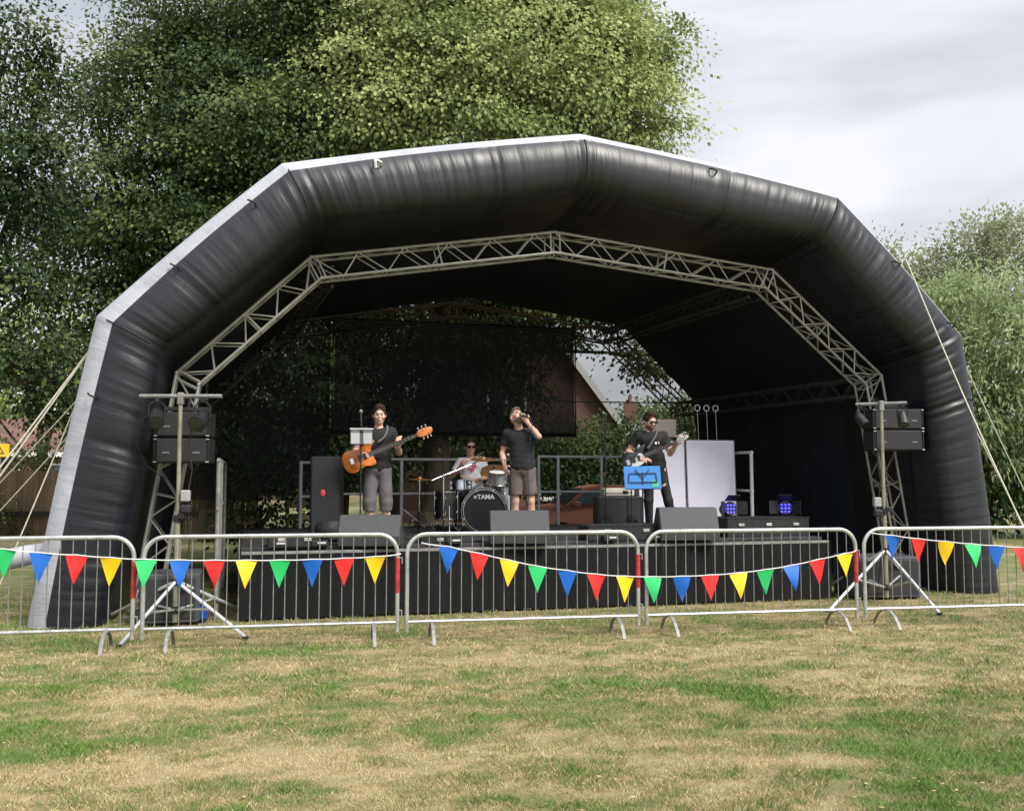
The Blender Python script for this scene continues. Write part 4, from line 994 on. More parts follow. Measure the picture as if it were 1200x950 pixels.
EYE_W = M('eye_white', (.7, .68, .65), .3); EYE_D = M('dark_iris', (.02, .015, .012), .3); LIP = M('lips', (.36, .13, .11), .5)
HAIR = M('dark_brown_hair', (.045, .028, .02), .9, 0, .4, 60, .2, 150, .15); SHADES = M('black_sunglasses', (.006, .006, .007), .12, spec=.8)
def make_person(label, J, loc, yaw, skin_m, hairm, shirt_m, short_m, opts):
    t = thing('person', label, 'person', loc, yaw)
    allp = np.array([v3(*p) for k_, p in J.items() if k_ != 'headrot']); lo = allp.min(0)-.22; hi = allp.max(0)+.22; lo[2] = max(lo[2], -.03)
    Hc = v3(*J['head']); HR = np.array(Euler(tuple(R(a) for a in J['headrot'])).to_matrix())
    HS = opts.get('hs', 1.10); hp = lambda x, y, z: Hc+HR@(v3(x*1.03, y, z)*HS)
    sl, srr = v3(*J['shL']), v3(*J['shR']); hl, hr = v3(*J['hipL']), v3(*J['hipR'])
    sh = (sl+srr)/2; pel = (hl+hr)/2; up = sh-pel; upn = up/np.linalg.norm(up); lat = (sl-srr); lat = lat-upn*(lat@upn); lat /= np.linalg.norm(lat); fwd = np.cross(lat, upn)
    TRm = np.stack([lat, -fwd, upn], 1)     # columns: lateral, back, up
    if (TRm[:, 1]@v3(0, 1, 0)) < 0: TRm[:, 1] *= -1
    g = opts.get('girth', 1.0)
    def torso(f, e=0., drape_=0.):
        f.ell(pel+up*.72, (.165*g+e, .112*g+e, .20+e), TRm, .05)
        f.ell(pel+up*.36, (.148*g+e+drape_, .108*g+e+drape_, .20+e), TRm, .06)
        f.cap(srr-up*.03+lat*.02, sl-up*.03-lat*.02, .062+e, k=.05)
        f.cap(sh-up*.12-lat*.09-TRm[:, 1]*.04, sh-up*.12+lat*.09-TRm[:, 1]*.04, .075+e, k=.05)
    def pelvis(f, e=0.):
        f.ell(pel+up*.04, (.162*g+e, .118*g+e, .13+e), TRm, .05)
    # ---- body: one continuous skin
    f = Field(lo, hi)
    torso(f); pelvis(f)
    nb = sh+upn*.015+TRm[:, 1]*.01; f.cap(nb-upn*.03, hp(0, .025, -.07), .062, .052, k=.04)
    f.ell(hp(0, .012, .022), (0.0870, 0.1034, 0.1078), HR, .02); f.ell(hp(0, -.012, -.045), (0.0660, 0.0792, 0.0792), HR, .04); f.ell(hp(0, -.058, -.092), (0.0286, 0.0264, 0.0242), HR, .03)
    f.cap(hp(0, -.080, .018), hp(0, -.104, -.026), .008, .014, k=.012); f.ell(hp(0, -.088, .028), (0.0495, 0.0132, 0.0110), HR, .014)
    for sx in (-1, 1):
        f.ell(hp(sx*.031, -.094, .006), (0.0165, 0.0110, 0.0110), HR, .012, 'sub'); f.ell(hp(sx*.040, -.062, -.025), (0.0242, 0.0242, 0.0220), HR, .02)
        f.ell(hp(sx*.078, .012, -.005), (0.0110, 0.0220, 0.0341), HR, .006)
    f.ell(hp(0, -.086, -.062), (0.0264, 0.0110, 0.0110), HR, .01)
    for s_, S_ in (('L', sl), ('R', srr)):
        e_, w_ = v3(*J['el'+s_]), v3(*J['wr'+s_]); f.cap(S_, S_*.35+e_*.65, .050, .043, k=.04); f.cap(S_*.4+e_*.6, e_, .044, .038, k=.02); f.cap(e_, e_*.65+w_*.35, .040, .041, k=.02); f.cap(e_*.65+w_*.35, w_, .041, .026, k=.02)
        hd = opts['hand'+s_]; hand(f, w_, hd[0], hd[1], hd[2], hd[3])
        hp_, k_, a_ = v3(*J['hip'+s_]), v3(*J['kn'+s_]), v3(*J['an'+s_])
        f.cap(hp_, hp_*.5+k_*.5, .085*g, .070*g, k=.05); f.cap(hp_*.5+k_*.5, k_, .070*g, .052, k=.03); bk = TRm[:, 1]*.012
        f.cap(k_, k_*.6+a_*.4+bk, .050, .056, k=.03); f.cap(k_*.6+a_*.4+bk, a_, .055, .034, k=.03)
        td = v3(*opts['toe'+s_]); td /= np.linalg.norm(td); f.cap(a_+v3(0, 0, -.045)-td*.04, a_+td*.12+v3(0, 0, -.055), .032, .028, k=.03)
    f.mesh('body', skin_m, t)
    # ---- shirt
    f = Field(lo, hi); torso(f, .016, .012); hem = opts['hem']
    f.ell(pel+up*.12, (.168*g+.016, .122*g+.018, .16), TRm, .05)
    for s_, S_ in (('L', sl), ('R', srr)):
        e_ = v3(*J['el'+s_]); q = S_+(e_-S_)*opts.get('sleeve', .62); f.cap(S_-v3(0, 0, .0), q, .068, .066, k=.04)
    ax_ = up/np.linalg.norm(up); f.plane(pel+ax_*hem, -ax_)
    for s_, S_ in (('L', sl), ('R', srr)):
        e_ = v3(*J['el'+s_]); q = S_+(e_-S_)*(opts.get('sleeve', .62)); dd = (e_-S_)/np.linalg.norm(e_-S_)
        # cut the cuff flat, only near the arm
        X, Y, Z = np.meshgrid(*f.ax, indexing='ij'); dist = np.sqrt((X-q[0])**2+(Y-q[1])**2+(Z-q[2])**2); pl = (X-q[0])*dd[0]+(Y-q[1])*dd[1]+(Z-q[2])*dd[2]
        f.D = np.where(dist < .11, np.maximum(f.D, pl), f.D).astype(np.float32)
    f.cap(nb+upn*.01, hp(0, .02, -.06), .072, .075, k=.01, op='sub')
    sho = f.mesh('t_shirt', shirt_m, t, .0030, opts.get('seed', 1))
    # ---- shorts / trousers
    f = Field(lo, hi); pelvis(f, .012); lw_ = opts.get('leg_w', (.098, .088)); cut = opts['leg_cut']
    for s_ in 'LR':
        hp_, k_, a_ = v3(*J['hip'+s_]), v3(*J['kn'+s_]), v3(*J['an'+s_])
        if cut <= 1: q = hp_+(k_-hp_)*cut; f.cap(hp_, q, lw_[0]*g, lw_[1], k=.03); dd = (k_-hp_)/np.linalg.norm(k_-hp_); keep = q
        else: f.cap(hp_, k_, lw_[0]*g, lw_[1], k=.03); q = k_+(a_-k_)*(cut-1); f.cap(k_, q, lw_[1], opts.get('cuff', .07), k=.02); dd = (a_-k_)/np.linalg.norm(a_-k_); keep = q
        X, Y, Z = np.meshgrid(*f.ax, indexing='ij'); dist = np.sqrt((X-q[0])**2+(Y-q[1])**2+(Z-q[2])**2); pl = (X-q[0])*dd[0]+(Y-q[1])*dd[1]+(Z-q[2])*dd[2]
        f.D = np.where(dist < .13, np.maximum(f.D, pl), f.D).astype(np.float32)
    f.plane(pel+ax_*.10, ax_)
    f.mesh('shorts' if opts['leg_cut'] < 1.6 else 'trousers', short_m, t, .0032, 3, True)
    # ---- shoes
    for s_ in 'LR':
        a_ = v3(*J['an'+s_]); td = v3(*opts['toe'+s_]); td /= np.linalg.norm(td); f = Field(a_-v3(.17, .22, .12), a_+v3(.17, .22, .08))
        f.cap(a_+v3(0, 0, -.045)-td*.05, a_+td*.06+v3(0, 0, -.045), .042, .044, k=.03); f.cap(a_+td*.06+v3(0, 0, -.05), a_+td*.15+v3(0, 0, -.058), .045, .036, k=.03); f.cap(a_+v3(0, 0, -.03), a_+v3(0, 0, .01), .043, .042, k=.02)
        f.plane(a_+v3(0, 0, .012), (0, 0, 1)); f.plane(a_+v3(0, 0, -.092), (0, 0, -1)); f.mesh('shoe', opts.get('shoe_m', blkr), t)
    # ---- hair
    f = Field(Hc-.18, Hc+.18, .006); th = opts.get('hair', .010)
    HQ = HS
    f.ell(hp(0, .014, .026), (.082+th, .103+th, .107+th*1.3), HR, 0); n_ = HR@v3(0, -.8, -.5)
    f.ell(hp(0, -.03, .092), (.062+th*.4, .070, .040+th), HR, .03); f.ell(hp(.02, -.055, .095), (.035, .03, .022+th), HR, .02)
    f.ell(hp(0, -.090, -.012), (.074, .080, .108), HR, .008, 'sub'); f.plane(hp(0, 0, -.012), HR@v3(0, -.35, -1))
    if opts.get('bald') is None: f.mesh('hair', hairm, t, .0045, 5)
    else:
        f2 = M('cropped_stubble_hair', (.13, .075, .055), .7); f.mesh('hair', f2, t)
    if opts.get('beard'):
        f = Field(Hc-.18, Hc+.18, .006); f.ell(hp(0, -.012, -.047), (.070, .084, .082), HR, .0); f.ell(hp(0, -.058, -.092), (.034, .034, .030), HR, .03); f.plane(hp(0, -.05, -.046), HR@v3(0, .35, 1)); f.plane(hp(0, .0, -.04), HR@v3(0, 1, .1)); f.ell(hp(0, -.094, -.062), (.022, .02, .008), HR, .004, 'sub'); f.mesh('beard', opts.get('beard_m', hairm), t)
    HRm = Matrix(HR.tolist())
    if opts.get('shades'):
        m = MB()
        for sx in (-1, 1): m.box(hp(sx*.034, -.101, .004), (.056, .010, .040), rot=HRm, bev=.004); m.tube([hp(sx*.062, -.098, .012), hp(sx*.080, -.03, .012), hp(sx*.082, .02, .008)], .0035, 6)
        m.box(hp(0, -.102, .012), (.02, .008, .010), rot=HRm); m.build('sunglasses', SHADES, t)
    else:
        for sx in (-1, 1): m = MB(); m.sph(hp(sx*.031, -.082, .004), (.013, .010, .0065), 10, 8, rot=HRm); e = m.build('eye', EYE_W, t); m = MB(); m.sph(hp(sx*.031, -.0895, .004), (.006, .004, .006), 8, 6, rot=HRm); m.build('iris', EYE_D, e)
        for sx in (-1, 1): m = MB(); m.tube([hp(sx*.016, -.098, .024), hp(sx*.034, -.096, .029), hp(sx*.050, -.082, .024)], [.003, .004, .002], 6); m.build('eyebrow', hairm, t)
    m = MB(); m.sph(hp(0, -.0935, -.062), (.021, .007, .006 if not opts.get('open') else .014), 10, 8, rot=HRm); m.build('mouth', LIP if not opts.get('open') else EYE_D, t)
    return t, sho
tee = M('black_tshirt_cotton', (.016, .016, .018), .85, 0, .25, 7); grey_sh = M('grey_shorts_cloth', (.12, .11, .118), .85, 0, .2, 8); brown_sh = M('taupe_shorts_cloth', (.13, .105, .095), .85, 0, .2, 8)
white_t = M('white_tshirt_cotton', (.78, .78, .82), .85, 0, .08, 7); blk_tr = M('black_trouser_cloth', (.013, .013, .015), .85, 0, .3, 7); pink = M('pink_print', (.70, .10, .22), .8)

# --- bassist
LB = S(-2.56, 1.2, DZ); YB = R(8)
J = dict(head=(.01, -.02, 1.69), headrot=(6, 0, 4), shL=(.185, 0, 1.455), shR=(-.185, .02, 1.455), elL=(.285, .02, 1.17), wrL=(.275, -.20, 1.245), elR=(-.315, .03, 1.185), wrR=(-.20, -.20, 1.15),
         hipL=(.09, 0, .93), hipR=(-.09, 0, .93), knL=(.11, -.02, .50), knR=(-.11, -.02, .50), anL=(.12, 0, .092), anR=(-.12, 0, .092))
bass_dir = Vector((.90, -.10, .37)).normalized()
make_person('standing man in a black t-shirt and grey shorts playing the orange bass', J, LB, YB, skin, HAIR, tee, grey_sh,
  dict(handL=((-.05, -.15, .75), (.35, .8, -.1), -1, .75), handR=((.75, -.1, -.25), (.1, .9, -.2), 1, .55), toeL=(.25, -1, 0), toeR=(-.25, -1, 0), hem=-.13, leg_cut=1.30, leg_w=(.100, .090), cuff=.086, girth=1.04, hair=.014, seed=1))
# tattooed legs / forearm keep the skin continuous; the colour is mottled by the material
def frame_matrix(base_loc, yaw, p, xdir, nrm):
    x = Vector(xdir).normalized(); n = Vector(nrm); n = (n-x*n.dot(x)).normalized(); y = n.cross(x)
    Lm = Matrix((( x.x, y.x, n.x, p[0]), (x.y, y.y, n.y, p[1]), (x.z, y.z, n.z, p[2]), (0, 0, 0, 1)))
    return Matrix.Translation(base_loc) @ Matrix.Rotation(yaw, 4, 'Z') @ Lm
def smooth_poly(P, it=3):
    for _ in range(it):
        Q = []
        for i in range(len(P)): a, b = P[i], P[(i+1) % len(P)]; Q += [(a[0]*.75+b[0]*.25, a[1]*.75+b[1]*.25), (a[0]*.25+b[0]*.75, a[1]*.25+b[1]*.75)]
        P = Q
    return P
def guitar(name, label, cat, M4, outline, neck, headp, bodym, neckm, headm, n_str, pegs, pick, strap=None):
    t = thing(name, label, cat, M4=M4)
    MB().prism(smooth_poly(outline), .042, bev=.008).build('body', bodym, t, smooth=50)
    x0, x1 = neck; m = MB(); m.add([(x0, -.033, .018), (x0, .033, .018), (x1, .024, .018), (x1, -.024, .018), (x0, -.028, -.006), (x0, .028, -.006), (x1, .018, -.004), (x1, -.018, -.004)], [(0, 3, 2, 1), (4, 5, 6, 7), (0, 1, 5, 4), (2, 3, 7, 6), (1, 2, 6, 5), (0, 4, 7, 3)]); m.build('neck', neckm, t)
    f = MB(); m2 = MB()
    m2.add([(x0, -.032, .022), (x0, .032, .022), (x1, .023, .022), (x1, -.023, .022)]+[(x0, -.032, .018), (x0, .032, .018), (x1, .023, .018), (x1, -.023, .018)], [(0, 3, 2, 1), (0, 1, 5, 4), (2, 3, 7, 6), (1, 2, 6, 5), (0, 4, 7, 3)]); m2.build('fingerboard', M('dark_fingerboard', (.03, .022, .02), .45), t)
    L_ = x1-.0
    for k in range(1, 20):
        x = x1-(x1+.28)*(1-2**(-k/12))
        if x < x0: break
        f.box((x, 0, .0232), (.003, .05, .002))
    f.build('frets', chrome, t)
    MB().prism(smooth_poly(headp, 2), .016, Matrix.Translation((0, 0, .010)), bev=.003).build('headstock', headm, t, smooth=50)
    for (px, py, d) in pegs:
        g = MB(); g.lathe([(.006, .018), (.006, .030)], (px, py, 0), n=8); g.tube([(px, py, .008), (px, py+d*.035, .008)], .004, 6); g.sph((px, py+d*.043, .008), (.013, .011, .006), 10, 6); g.build('tuning_peg', chrome, t)
    s_ = MB()
    for k in range(n_str): y = (k-(n_str-1)/2)*(.052/(n_str-1)); s_.tube([(-.13, y*1.1, .036), (x1, y*.75, .028)], .0012, 4)
    s_.build('strings', chrome, t)
    MB().box((-.14, 0, .030), (.05, .085, .016), bev=.004).build('bridge', chrome, t)
    for x in pick: MB().box((x, 0, .028), (.035, .085, .014), bev=.004).build('pickup', blk, t)
    for (x, y) in ((-.12, -.10), (-.06, -.115), (-.17, -.075)): q = MB(); q.lathe([(.011, .02), (.009, .036)], (x, y, 0), n=10); q.build('knob', blk, t)
    if strap:
        q = MB(); Q = [Vector(p) for p in strap]; vs = []; fs = []
        Pn = []
        for i in range(len(Q)-1):
            a, b, c_, d = Q[max(i-1, 0)], Q[i], Q[i+1], Q[min(i+2, len(Q)-1)]
            for k in range(8): t_ = k/8; Pn.append(.5*((2*b)+(c_-a)*t_+(2*a-5*b+4*c_-d)*t_*t_+(3*b-a-3*c_+d)*t_**3))
        Pn.append(Q[-1]); q.tube(Pn, .019, 8)
        q.build('strap', M('grey_strap_webbing', (.10, .10, .11), .8), t, smooth=60)
    return t
orange = M('orange_burst_lacquer', (.62, .17, .022), .25, 0, .35, 5, coat=.6)
bass_out = [(-.27, .0), (-.26, .11), (-.17, .165), (-.05, .135), (.02, .12), (.12, .165), (.22, .175), (.245, .145), (.17, .09), (.14, .035), (.14, -.035), (.16, -.10), (.155, -.15), (.09, -.16), (.0, -.125), (-.08, -.15), (-.18, -.165), (-.26, -.11)]
bass_head = [(.80, .024), (.83, .055), (.90, .062), (.97, .055), (1.02, .04), (1.03, .0), (1.0, -.045), (.93, -.058), (.85, -.05), (.80, -.024)]
Mb = frame_matrix(LB, YB, (-.215, -.19, 1.10), bass_dir, (.08, -1, .12))
def inv_local(Mx, base, yaw, pts):   # person-frame points to instrument-frame points
    T_ = Mx.inverted() @ (Matrix.Translation(base) @ Matrix.Rotation(yaw, 4, 'Z')); return [T_ @ Vector(p) for p in pts]
guitar('bass_guitar', 'orange six-string bass guitar held by the man on the left', 'bass guitar', Mb, bass_out, (.08, .80), bass_head, orange, M('maple_neck', (.30, .17, .08), .5), orange, 6,
  [(.845, .04, 1), (.90, .045, 1), (.955, .042, 1), (.87, -.035, -1), (.925, -.04, -1), (.975, -.033, -1)], (-.03, .045), inv_local(Mb, LB, YB, [(.0, -.17, 1.31), (.08, -.155, 1.38), (.12, -.10, 1.475), (.12, .0, 1.535), (.10, .10, 1.48), (.02, .155, 1.35), (-.14, .16, 1.2), (-.28, .02, 1.02), (-.36, -.15, .99)]))

# --- singer
LS = S(-.52, 1.05, DZ); YS = R(2)
J = dict(head=(-.10, -.03, 1.675), headrot=(-38, 0, 28), shL=(.12, -.02, 1.475), shR=(-.235, .0, 1.45), elL=(.20, -.22, 1.40), wrL=(.045, -.17, 1.60), elR=(-.305, .02, 1.17), wrR=(-.275, -.15, .99),
         hipL=(.065, 0, .93), hipR=(-.115, 0, .93), knL=(.10, -.02, .50), knR=(-.12, -.02, .50), anL=(.11, .02, .092), anR=(-.13, 0, .092))
make_person('standing singer in a black t-shirt and taupe shorts with head tilted back', J, LS, YS, skin_d, HAIR, tee, brown_sh,
  dict(handL=((-.55, -.1, .8), (-.2, .9, .3), -1, .8), handR=((.1, -.6, -.5), (.6, -.3, -.7), 1, .6), toeL=(.25, -1, 0), toeR=(-.3, -1, 0), hem=-.09, leg_cut=.80, leg_w=(.102, .098), girth=1.08, bald=1, hair=.004, beard=True, beard_m=M('short_stubble', (.20, .115, .085), .8), open=True, seed=4))
t = thing('handheld_microphone', 'dark handheld microphone held to the mouth of the singer', 'microphone', Matrix.Translation(LS) @ Matrix.Rotation(YS, 4, 'Z') @ Vector((-.02, -.20, 1.70)), YS)
g = MB(); q = MB(); d = Vector((-.55, .45, .1)).normalized(); q.tube([Vector((.10, -.05, -.05)), (.0, 0, 0)], [.011, .016], 10); g.sph((-.02, .01, .01), .027, 12, 8); q.build('handle', blk, t); g.build('grille_head', galv_bar, t)
c = MB(); pts = [(.10, -.05, -.05), (.13, -.06, -.12), (.10, -.05, -.35), (.06, -.02, -.70), (.08, .02, -1.1), (.05, .05, -1.5), (.1, .0, -1.685)]; c.tube(pts, .0055, 6); c.build('cable', M('blue_black_cable', (.02, .03, .10), .5), t)

# --- guitarist
LG = S(1.50, 1.0, DZ); YG = R(-6)
J = dict(head=(-.095, -.03, 1.655), headrot=(16, 0, 26), shL=(.095, -.01, 1.44), shR=(-.275, .01, 1.45), elL=(.19, -.02, 1.18), wrL=(.275, -.20, 1.315), elR=(-.42, .03, 1.21), wrR=(-.24, -.19, 1.10),
         hipL=(.055, 0, .93), hipR=(-.115, 0, .93), knL=(.15, -.05, .50), knR=(-.13, -.02, .50), anL=(.24, -.0, .092), anR=(-.12, .04, .092))
gp, gsh = make_person('standing bearded guitarist in sunglasses, black t-shirt and black trousers', J, LG, YG, skin, HAIR, tee, blk_tr,
  dict(handL=((.35, -.2, .5), (-.2, .9, .1), -1, .75), handR=((.75, -.1, -.2), (.1, .9, -.2), 1, .5), toeL=(.45, -1, 0), toeR=(-.3, -1, 0), hem=-.06, leg_cut=1.93, leg_w=(.090, .066), cuff=.056, girth=.93, hair=.016, beard=True, beard_m=M('trimmed_beard', (.11, .065, .048), .8), shades=True, seed=7))
m = MB(); m.box((-.02, -.137, 1.33), (.03, .006, .035), Euler((0, R(20), 0))); m.box((.02, -.132, 1.335), (.015, .006, .03), Euler((0, R(-20), 0))); m.build('chest_print', white_s, gp)
dkbody = M('black_guitar_lacquer', (.02, .02, .022), .2, coat=.6)
g_out = [(-.22, .0), (-.22, .10), (-.14, .155), (-.05, .125), (.02, .11), (.10, .15), (.17, .165), (.19, .14), (.13, .08), (.11, .03), (.11, -.03), (.13, -.08), (.17, -.12), (.13, -.15), (.05, -.13), (-.04, -.125), (-.14, -.16), (-.22, -.10)]
g_head = [(.61, .022), (.64, .045), (.74, .050), (.80, .035), (.80, -.005), (.74, -.02), (.66, -.04), (.61, -.022)]
gd = Vector((.80, -.10, .34)).normalized(); Mg = frame_matrix(LG, YG, (-.29, -.17, 1.10), gd, (.05, -1, .15))
gt = guitar('electric_guitar', 'black and white electric guitar held by the man in sunglasses', 'electric guitar', Mg, g_out, (.06, .62), g_head, dkbody, M('pale_maple_neck', (.50, .36, .2), .5), M('pale_headstock', (.5, .48, .45), .4), 6,
  [(.645+.028*k, .035, 1) for k in range(6)], (-.05, .03), inv_local(Mg, LG, YG, [(-.14, -.16, 1.25), (-.08, -.145, 1.34), (-.01, -.10, 1.455), (.0, .0, 1.52), (.0, .10, 1.45), (-.1, .14, 1.3), (-.26, .10, 1.14), (-.40, -.08, 1.05), (-.48, -.15, 1.03)]))
MB().prism(smooth_poly([(-.15, -.11), (-.02, -.105), (.06, -.10), (.11, -.06), (.10, .04), (.05, .07), (.0, .03), (-.10, -.04)]), .004, Matrix.Translation((0, 0, .0235))).build('pick_guard', M('white_pickguard', (.75, .75, .72), .35), gt)

# --- drummer
LD = S(-.80, 3.1, DZ); YD = R(4)
J = dict(head=(-.03, -.07, 1.325), headrot=(8, 0, 10), shL=(.165, -.02, 1.10), shR=(-.19, -.02, 1.08), elL=(.25, -.08, .84), wrL=(.12, -.28, .80), elR=(-.33, -.06, .84), wrR=(-.19, -.27, 1.00),
         hipL=(.09, 0, .60), hipR=(-.09, 0, .60), knL=(.24, -.38, .54), knR=(-.24, -.38, .54), anL=(.24, -.44, .092), anR=(-.24, -.46, .092))
dp, dsh = make_person('seated drummer in a white t-shirt with a pink print and sunglasses', J, LD, YD, skin_d, HAIR, white_t, blk_tr,
  dict(handL=((-.3, -.8, .1), (-.1, .1, -1), -1, .7), handR=((.3, -.5, .6), (.6, .5, -.2), 1, .75), toeL=(.1, -1, 0), toeR=(-.1, -1, 0), hem=-.08, leg_cut=1.9, leg_w=(.095, .07), cuff=.06, girth=1.02, hair=.015, shades=True, seed=9))
m = MB()
for k, (x, z, a, w_) in enumerate(((.0, 1.02, 30, .09), (.03, .99, -25, .08), (-.02, .97, 10, .10), (.05, 1.03, 70, .05), (.0, .94, -15, .07))): m.box((x+.0, -.158-.002*k+.03*(1.02-z)*-1, z), (w_, .006, .022), Euler((R(4), R(a), 0)))
m.build('pink_print', pink, dp)
for lab, a, b in (('drumstick raised in the right hand of the drummer', (-.12, -.36, 1.06), (.16, -.55, 1.22)), ('drumstick in the lowered left hand of the drummer', (.06, -.36, .79), (-.2, -.62, .86))):
    Mt = Matrix.Translation(LD) @ Matrix.Rotation(YD, 4, 'Z'); A_, B_ = Mt@Vector(a), Mt@Vector(b)
    m = MB(); e = B_-A_; m.tube([e*-.25, e*.9, e*.96, e*1.02], [.0075, .0075, .004, .005], 8); tag(m.build('drumstick', M('hickory', (.5, .33, .18), .5), loc=A_), lab, 'drumstick')

# ================================================================== VEGETATION
def leaf_mat(name, c0, c1, c2, trans=.3):
    m = bpy.data.materials.new(name); m.use_nodes = True; nt = m.node_tree; o = nt.nodes['Material Output']; b = nt.nodes['Principled BSDF']
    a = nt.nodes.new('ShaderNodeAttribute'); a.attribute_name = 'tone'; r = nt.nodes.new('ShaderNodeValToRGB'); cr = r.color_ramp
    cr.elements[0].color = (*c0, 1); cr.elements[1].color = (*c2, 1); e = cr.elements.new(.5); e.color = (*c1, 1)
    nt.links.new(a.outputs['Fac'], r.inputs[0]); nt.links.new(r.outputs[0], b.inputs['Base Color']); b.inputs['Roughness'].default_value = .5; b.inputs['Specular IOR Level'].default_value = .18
    t = nt.nodes.new('ShaderNodeBsdfTranslucent'); nt.links.new(r.outputs[0], t.inputs[0]); mx = nt.nodes.new('ShaderNodeMixShader'); mx.inputs[0].default_value = trans
    nt.links.new(b.outputs[0], mx.inputs[1]); nt.links.new(t.outputs[0], mx.inputs[2]); nt.links.new(mx.outputs[0], o.inputs[0]); return m
bark = M('bark', (.075, .06, .045), .9, 0, .4, 8, .5, 14, .2, (1, 1, .25))
def leaves(name, parent, lobes, dens, per, ll, lw, mat, seed, spread=(.30, .30, .16), droop=.5, inner=.25, ysquash=1.0, tone_up=.25, facing=None):
    g = np.random.default_rng(seed); P = []; T = []; O = []
    for (cx, cy, cz, r) in lobes:
        n = max(3, int(dens*r*r*12.6)); d = g.normal(size=(n, 3)); d /= np.linalg.norm(d, axis=1)[:, None]
        if facing is not None: # fewer leaves on the side nobody can see from any near position
            d[:, 1] = np.where((d[:, 1] > .3) & (g.random(n) < .7), -d[:, 1], d[:, 1])
        rad = r*np.where(g.random(n) < inner, g.uniform(.2, .8, n), g.uniform(.80, 1.1, n))*(1+.12*np.sin(d[:, 0]*7+seed)*np.cos(d[:, 2]*6+cx))
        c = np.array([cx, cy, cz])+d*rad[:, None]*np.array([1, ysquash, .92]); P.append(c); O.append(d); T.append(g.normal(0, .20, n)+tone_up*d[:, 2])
    C = np.concatenate(P); O = np.concatenate(O); T = np.concatenate(T); keep = C[:, 2] > .15; C = C[keep]; O = O[keep]; T = T[keep]; n = len(C)
    ps = per; N_ = n*ps
    ss = g.uniform(.65, 1.35, (n, 1, 1)); off = g.normal(size=(n, ps, 3))*np.array(spread)*ss; off[..., 2] -= (.35+.4*droop)*np.linalg.norm(off[..., :2], axis=2)-.12
    off += np.repeat((O*np.array([.18, .18, .1]))[:, None, :], ps, 1)*np.abs(g.normal(size=(n, ps, 1)))
    p = (C[:, None, :]+off).reshape(-1, 3)
    out_ = np.repeat(O, ps, 0)*.5+off.reshape(-1, 3)/np.array(spread)*.45; dr = out_+g.normal(size=(N_, 3))*.45; dr[:, 2] -= droop*1.1; dr /= np.linalg.norm(dr, axis=1)[:, None]
    rn = g.normal(size=(N_, 3))*.42+np.array([.1, -.3, .55])+np.repeat(O, ps, 0)*.75; sd = np.cross(dr, rn); sd /= np.linalg.norm(sd, axis=1)[:, None]+1e-9; nr = np.cross(sd, dr)
    s = g.uniform(.65, 1.25, N_)[:, None]; L_ = ll*s; W_ = lw*s
    V = np.stack([p, p+dr*L_*.45+sd*W_*.5+nr*W_*.10, p+dr*L_-nr*L_*.08, p+dr*L_*.45-sd*W_*.5+nr*W_*.10], 1).reshape(-1, 3)
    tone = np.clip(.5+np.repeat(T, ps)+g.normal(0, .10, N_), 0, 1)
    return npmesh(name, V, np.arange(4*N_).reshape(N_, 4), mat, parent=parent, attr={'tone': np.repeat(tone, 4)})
def limbs(parent, base, trunk_top, lobes, r0, seed, share=.8, tw=True):
    g = random.Random(seed); m = MB(); B = Vector(base); T_ = Vector(trunk_top)
    pts = []; n = 7
    for k in range(n+1): t = k/n; p = B.lerp(T_, t); p += Vector((g.uniform(-1, 1), g.uniform(-1, 1), 0))*r0*.35*(t > 0); pts.append(p)
    m.tube([p-B for p in pts], [r0*1.35]+[r0*(1-.5*k/n) for k in range(1, n+1)], 12)
    to = m.build('trunk', bark, parent, smooth=60)
    lm = MB()
    for (cx, cy, cz, r) in lobes:
        if g.random() > share: continue
        c = Vector((cx, cy, cz)); s_ = pts[g.randint(max(1, n//2-1), n)]; mid = s_.lerp(c, .5)+Vector((g.uniform(-.4, .4), g.uniform(-.4, .4), .3*r)); rr = r0*.34
        cur = [s_, s_.lerp(mid, .5)+Vector((0, 0, .15)), mid, mid.lerp(c, .6), c]; lm.tube([p-B for p in cur], [rr, rr*.8, rr*.6, rr*.42, rr*.22], 7)
        for _ in range(3 if tw else 0):
            e = c+Vector((g.uniform(-1, 1), g.uniform(-1, 1), g.uniform(-.8, .8))).normalized()*r*.9; lm.tube([mid.lerp(c, .6)-B, c.lerp(e, .4)-B, e-B], [rr*.35, rr*.22, rr*.06], 5)
    lm.build('limbs', bark, parent, smooth=60)
def tree(name, label, base, top, lobes, r0, mat, dens, per, ll, lw, seed, **kw):
    t = thing(name, label, 'tree', base, 0, kw.pop('group', None)); limbs(t, base, top, lobes, r0, seed, kw.pop('share', .8), kw.pop('tw', True)); b = Vector(base)
    leaves('crown', t, [(x-b.x, y-b.y, z-b.z, r) for x, y, z, r in lobes], dens, per, ll, lw, mat, seed, **kw); return t
def px(Y, rows):     # sizes measured at distance Y
    s = 1124/Y; return [((x-600)/s, Y+dy, 1.7+(558-y)/s, r/s) for (x, y, r, dy) in rows]
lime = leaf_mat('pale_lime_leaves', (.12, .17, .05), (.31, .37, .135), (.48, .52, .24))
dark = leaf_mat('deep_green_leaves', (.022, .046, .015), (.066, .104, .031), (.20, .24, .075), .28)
darker = leaf_mat('dark_leaves', (.012, .026, .010), (.034, .060, .020), (.12, .15, .045), .2)
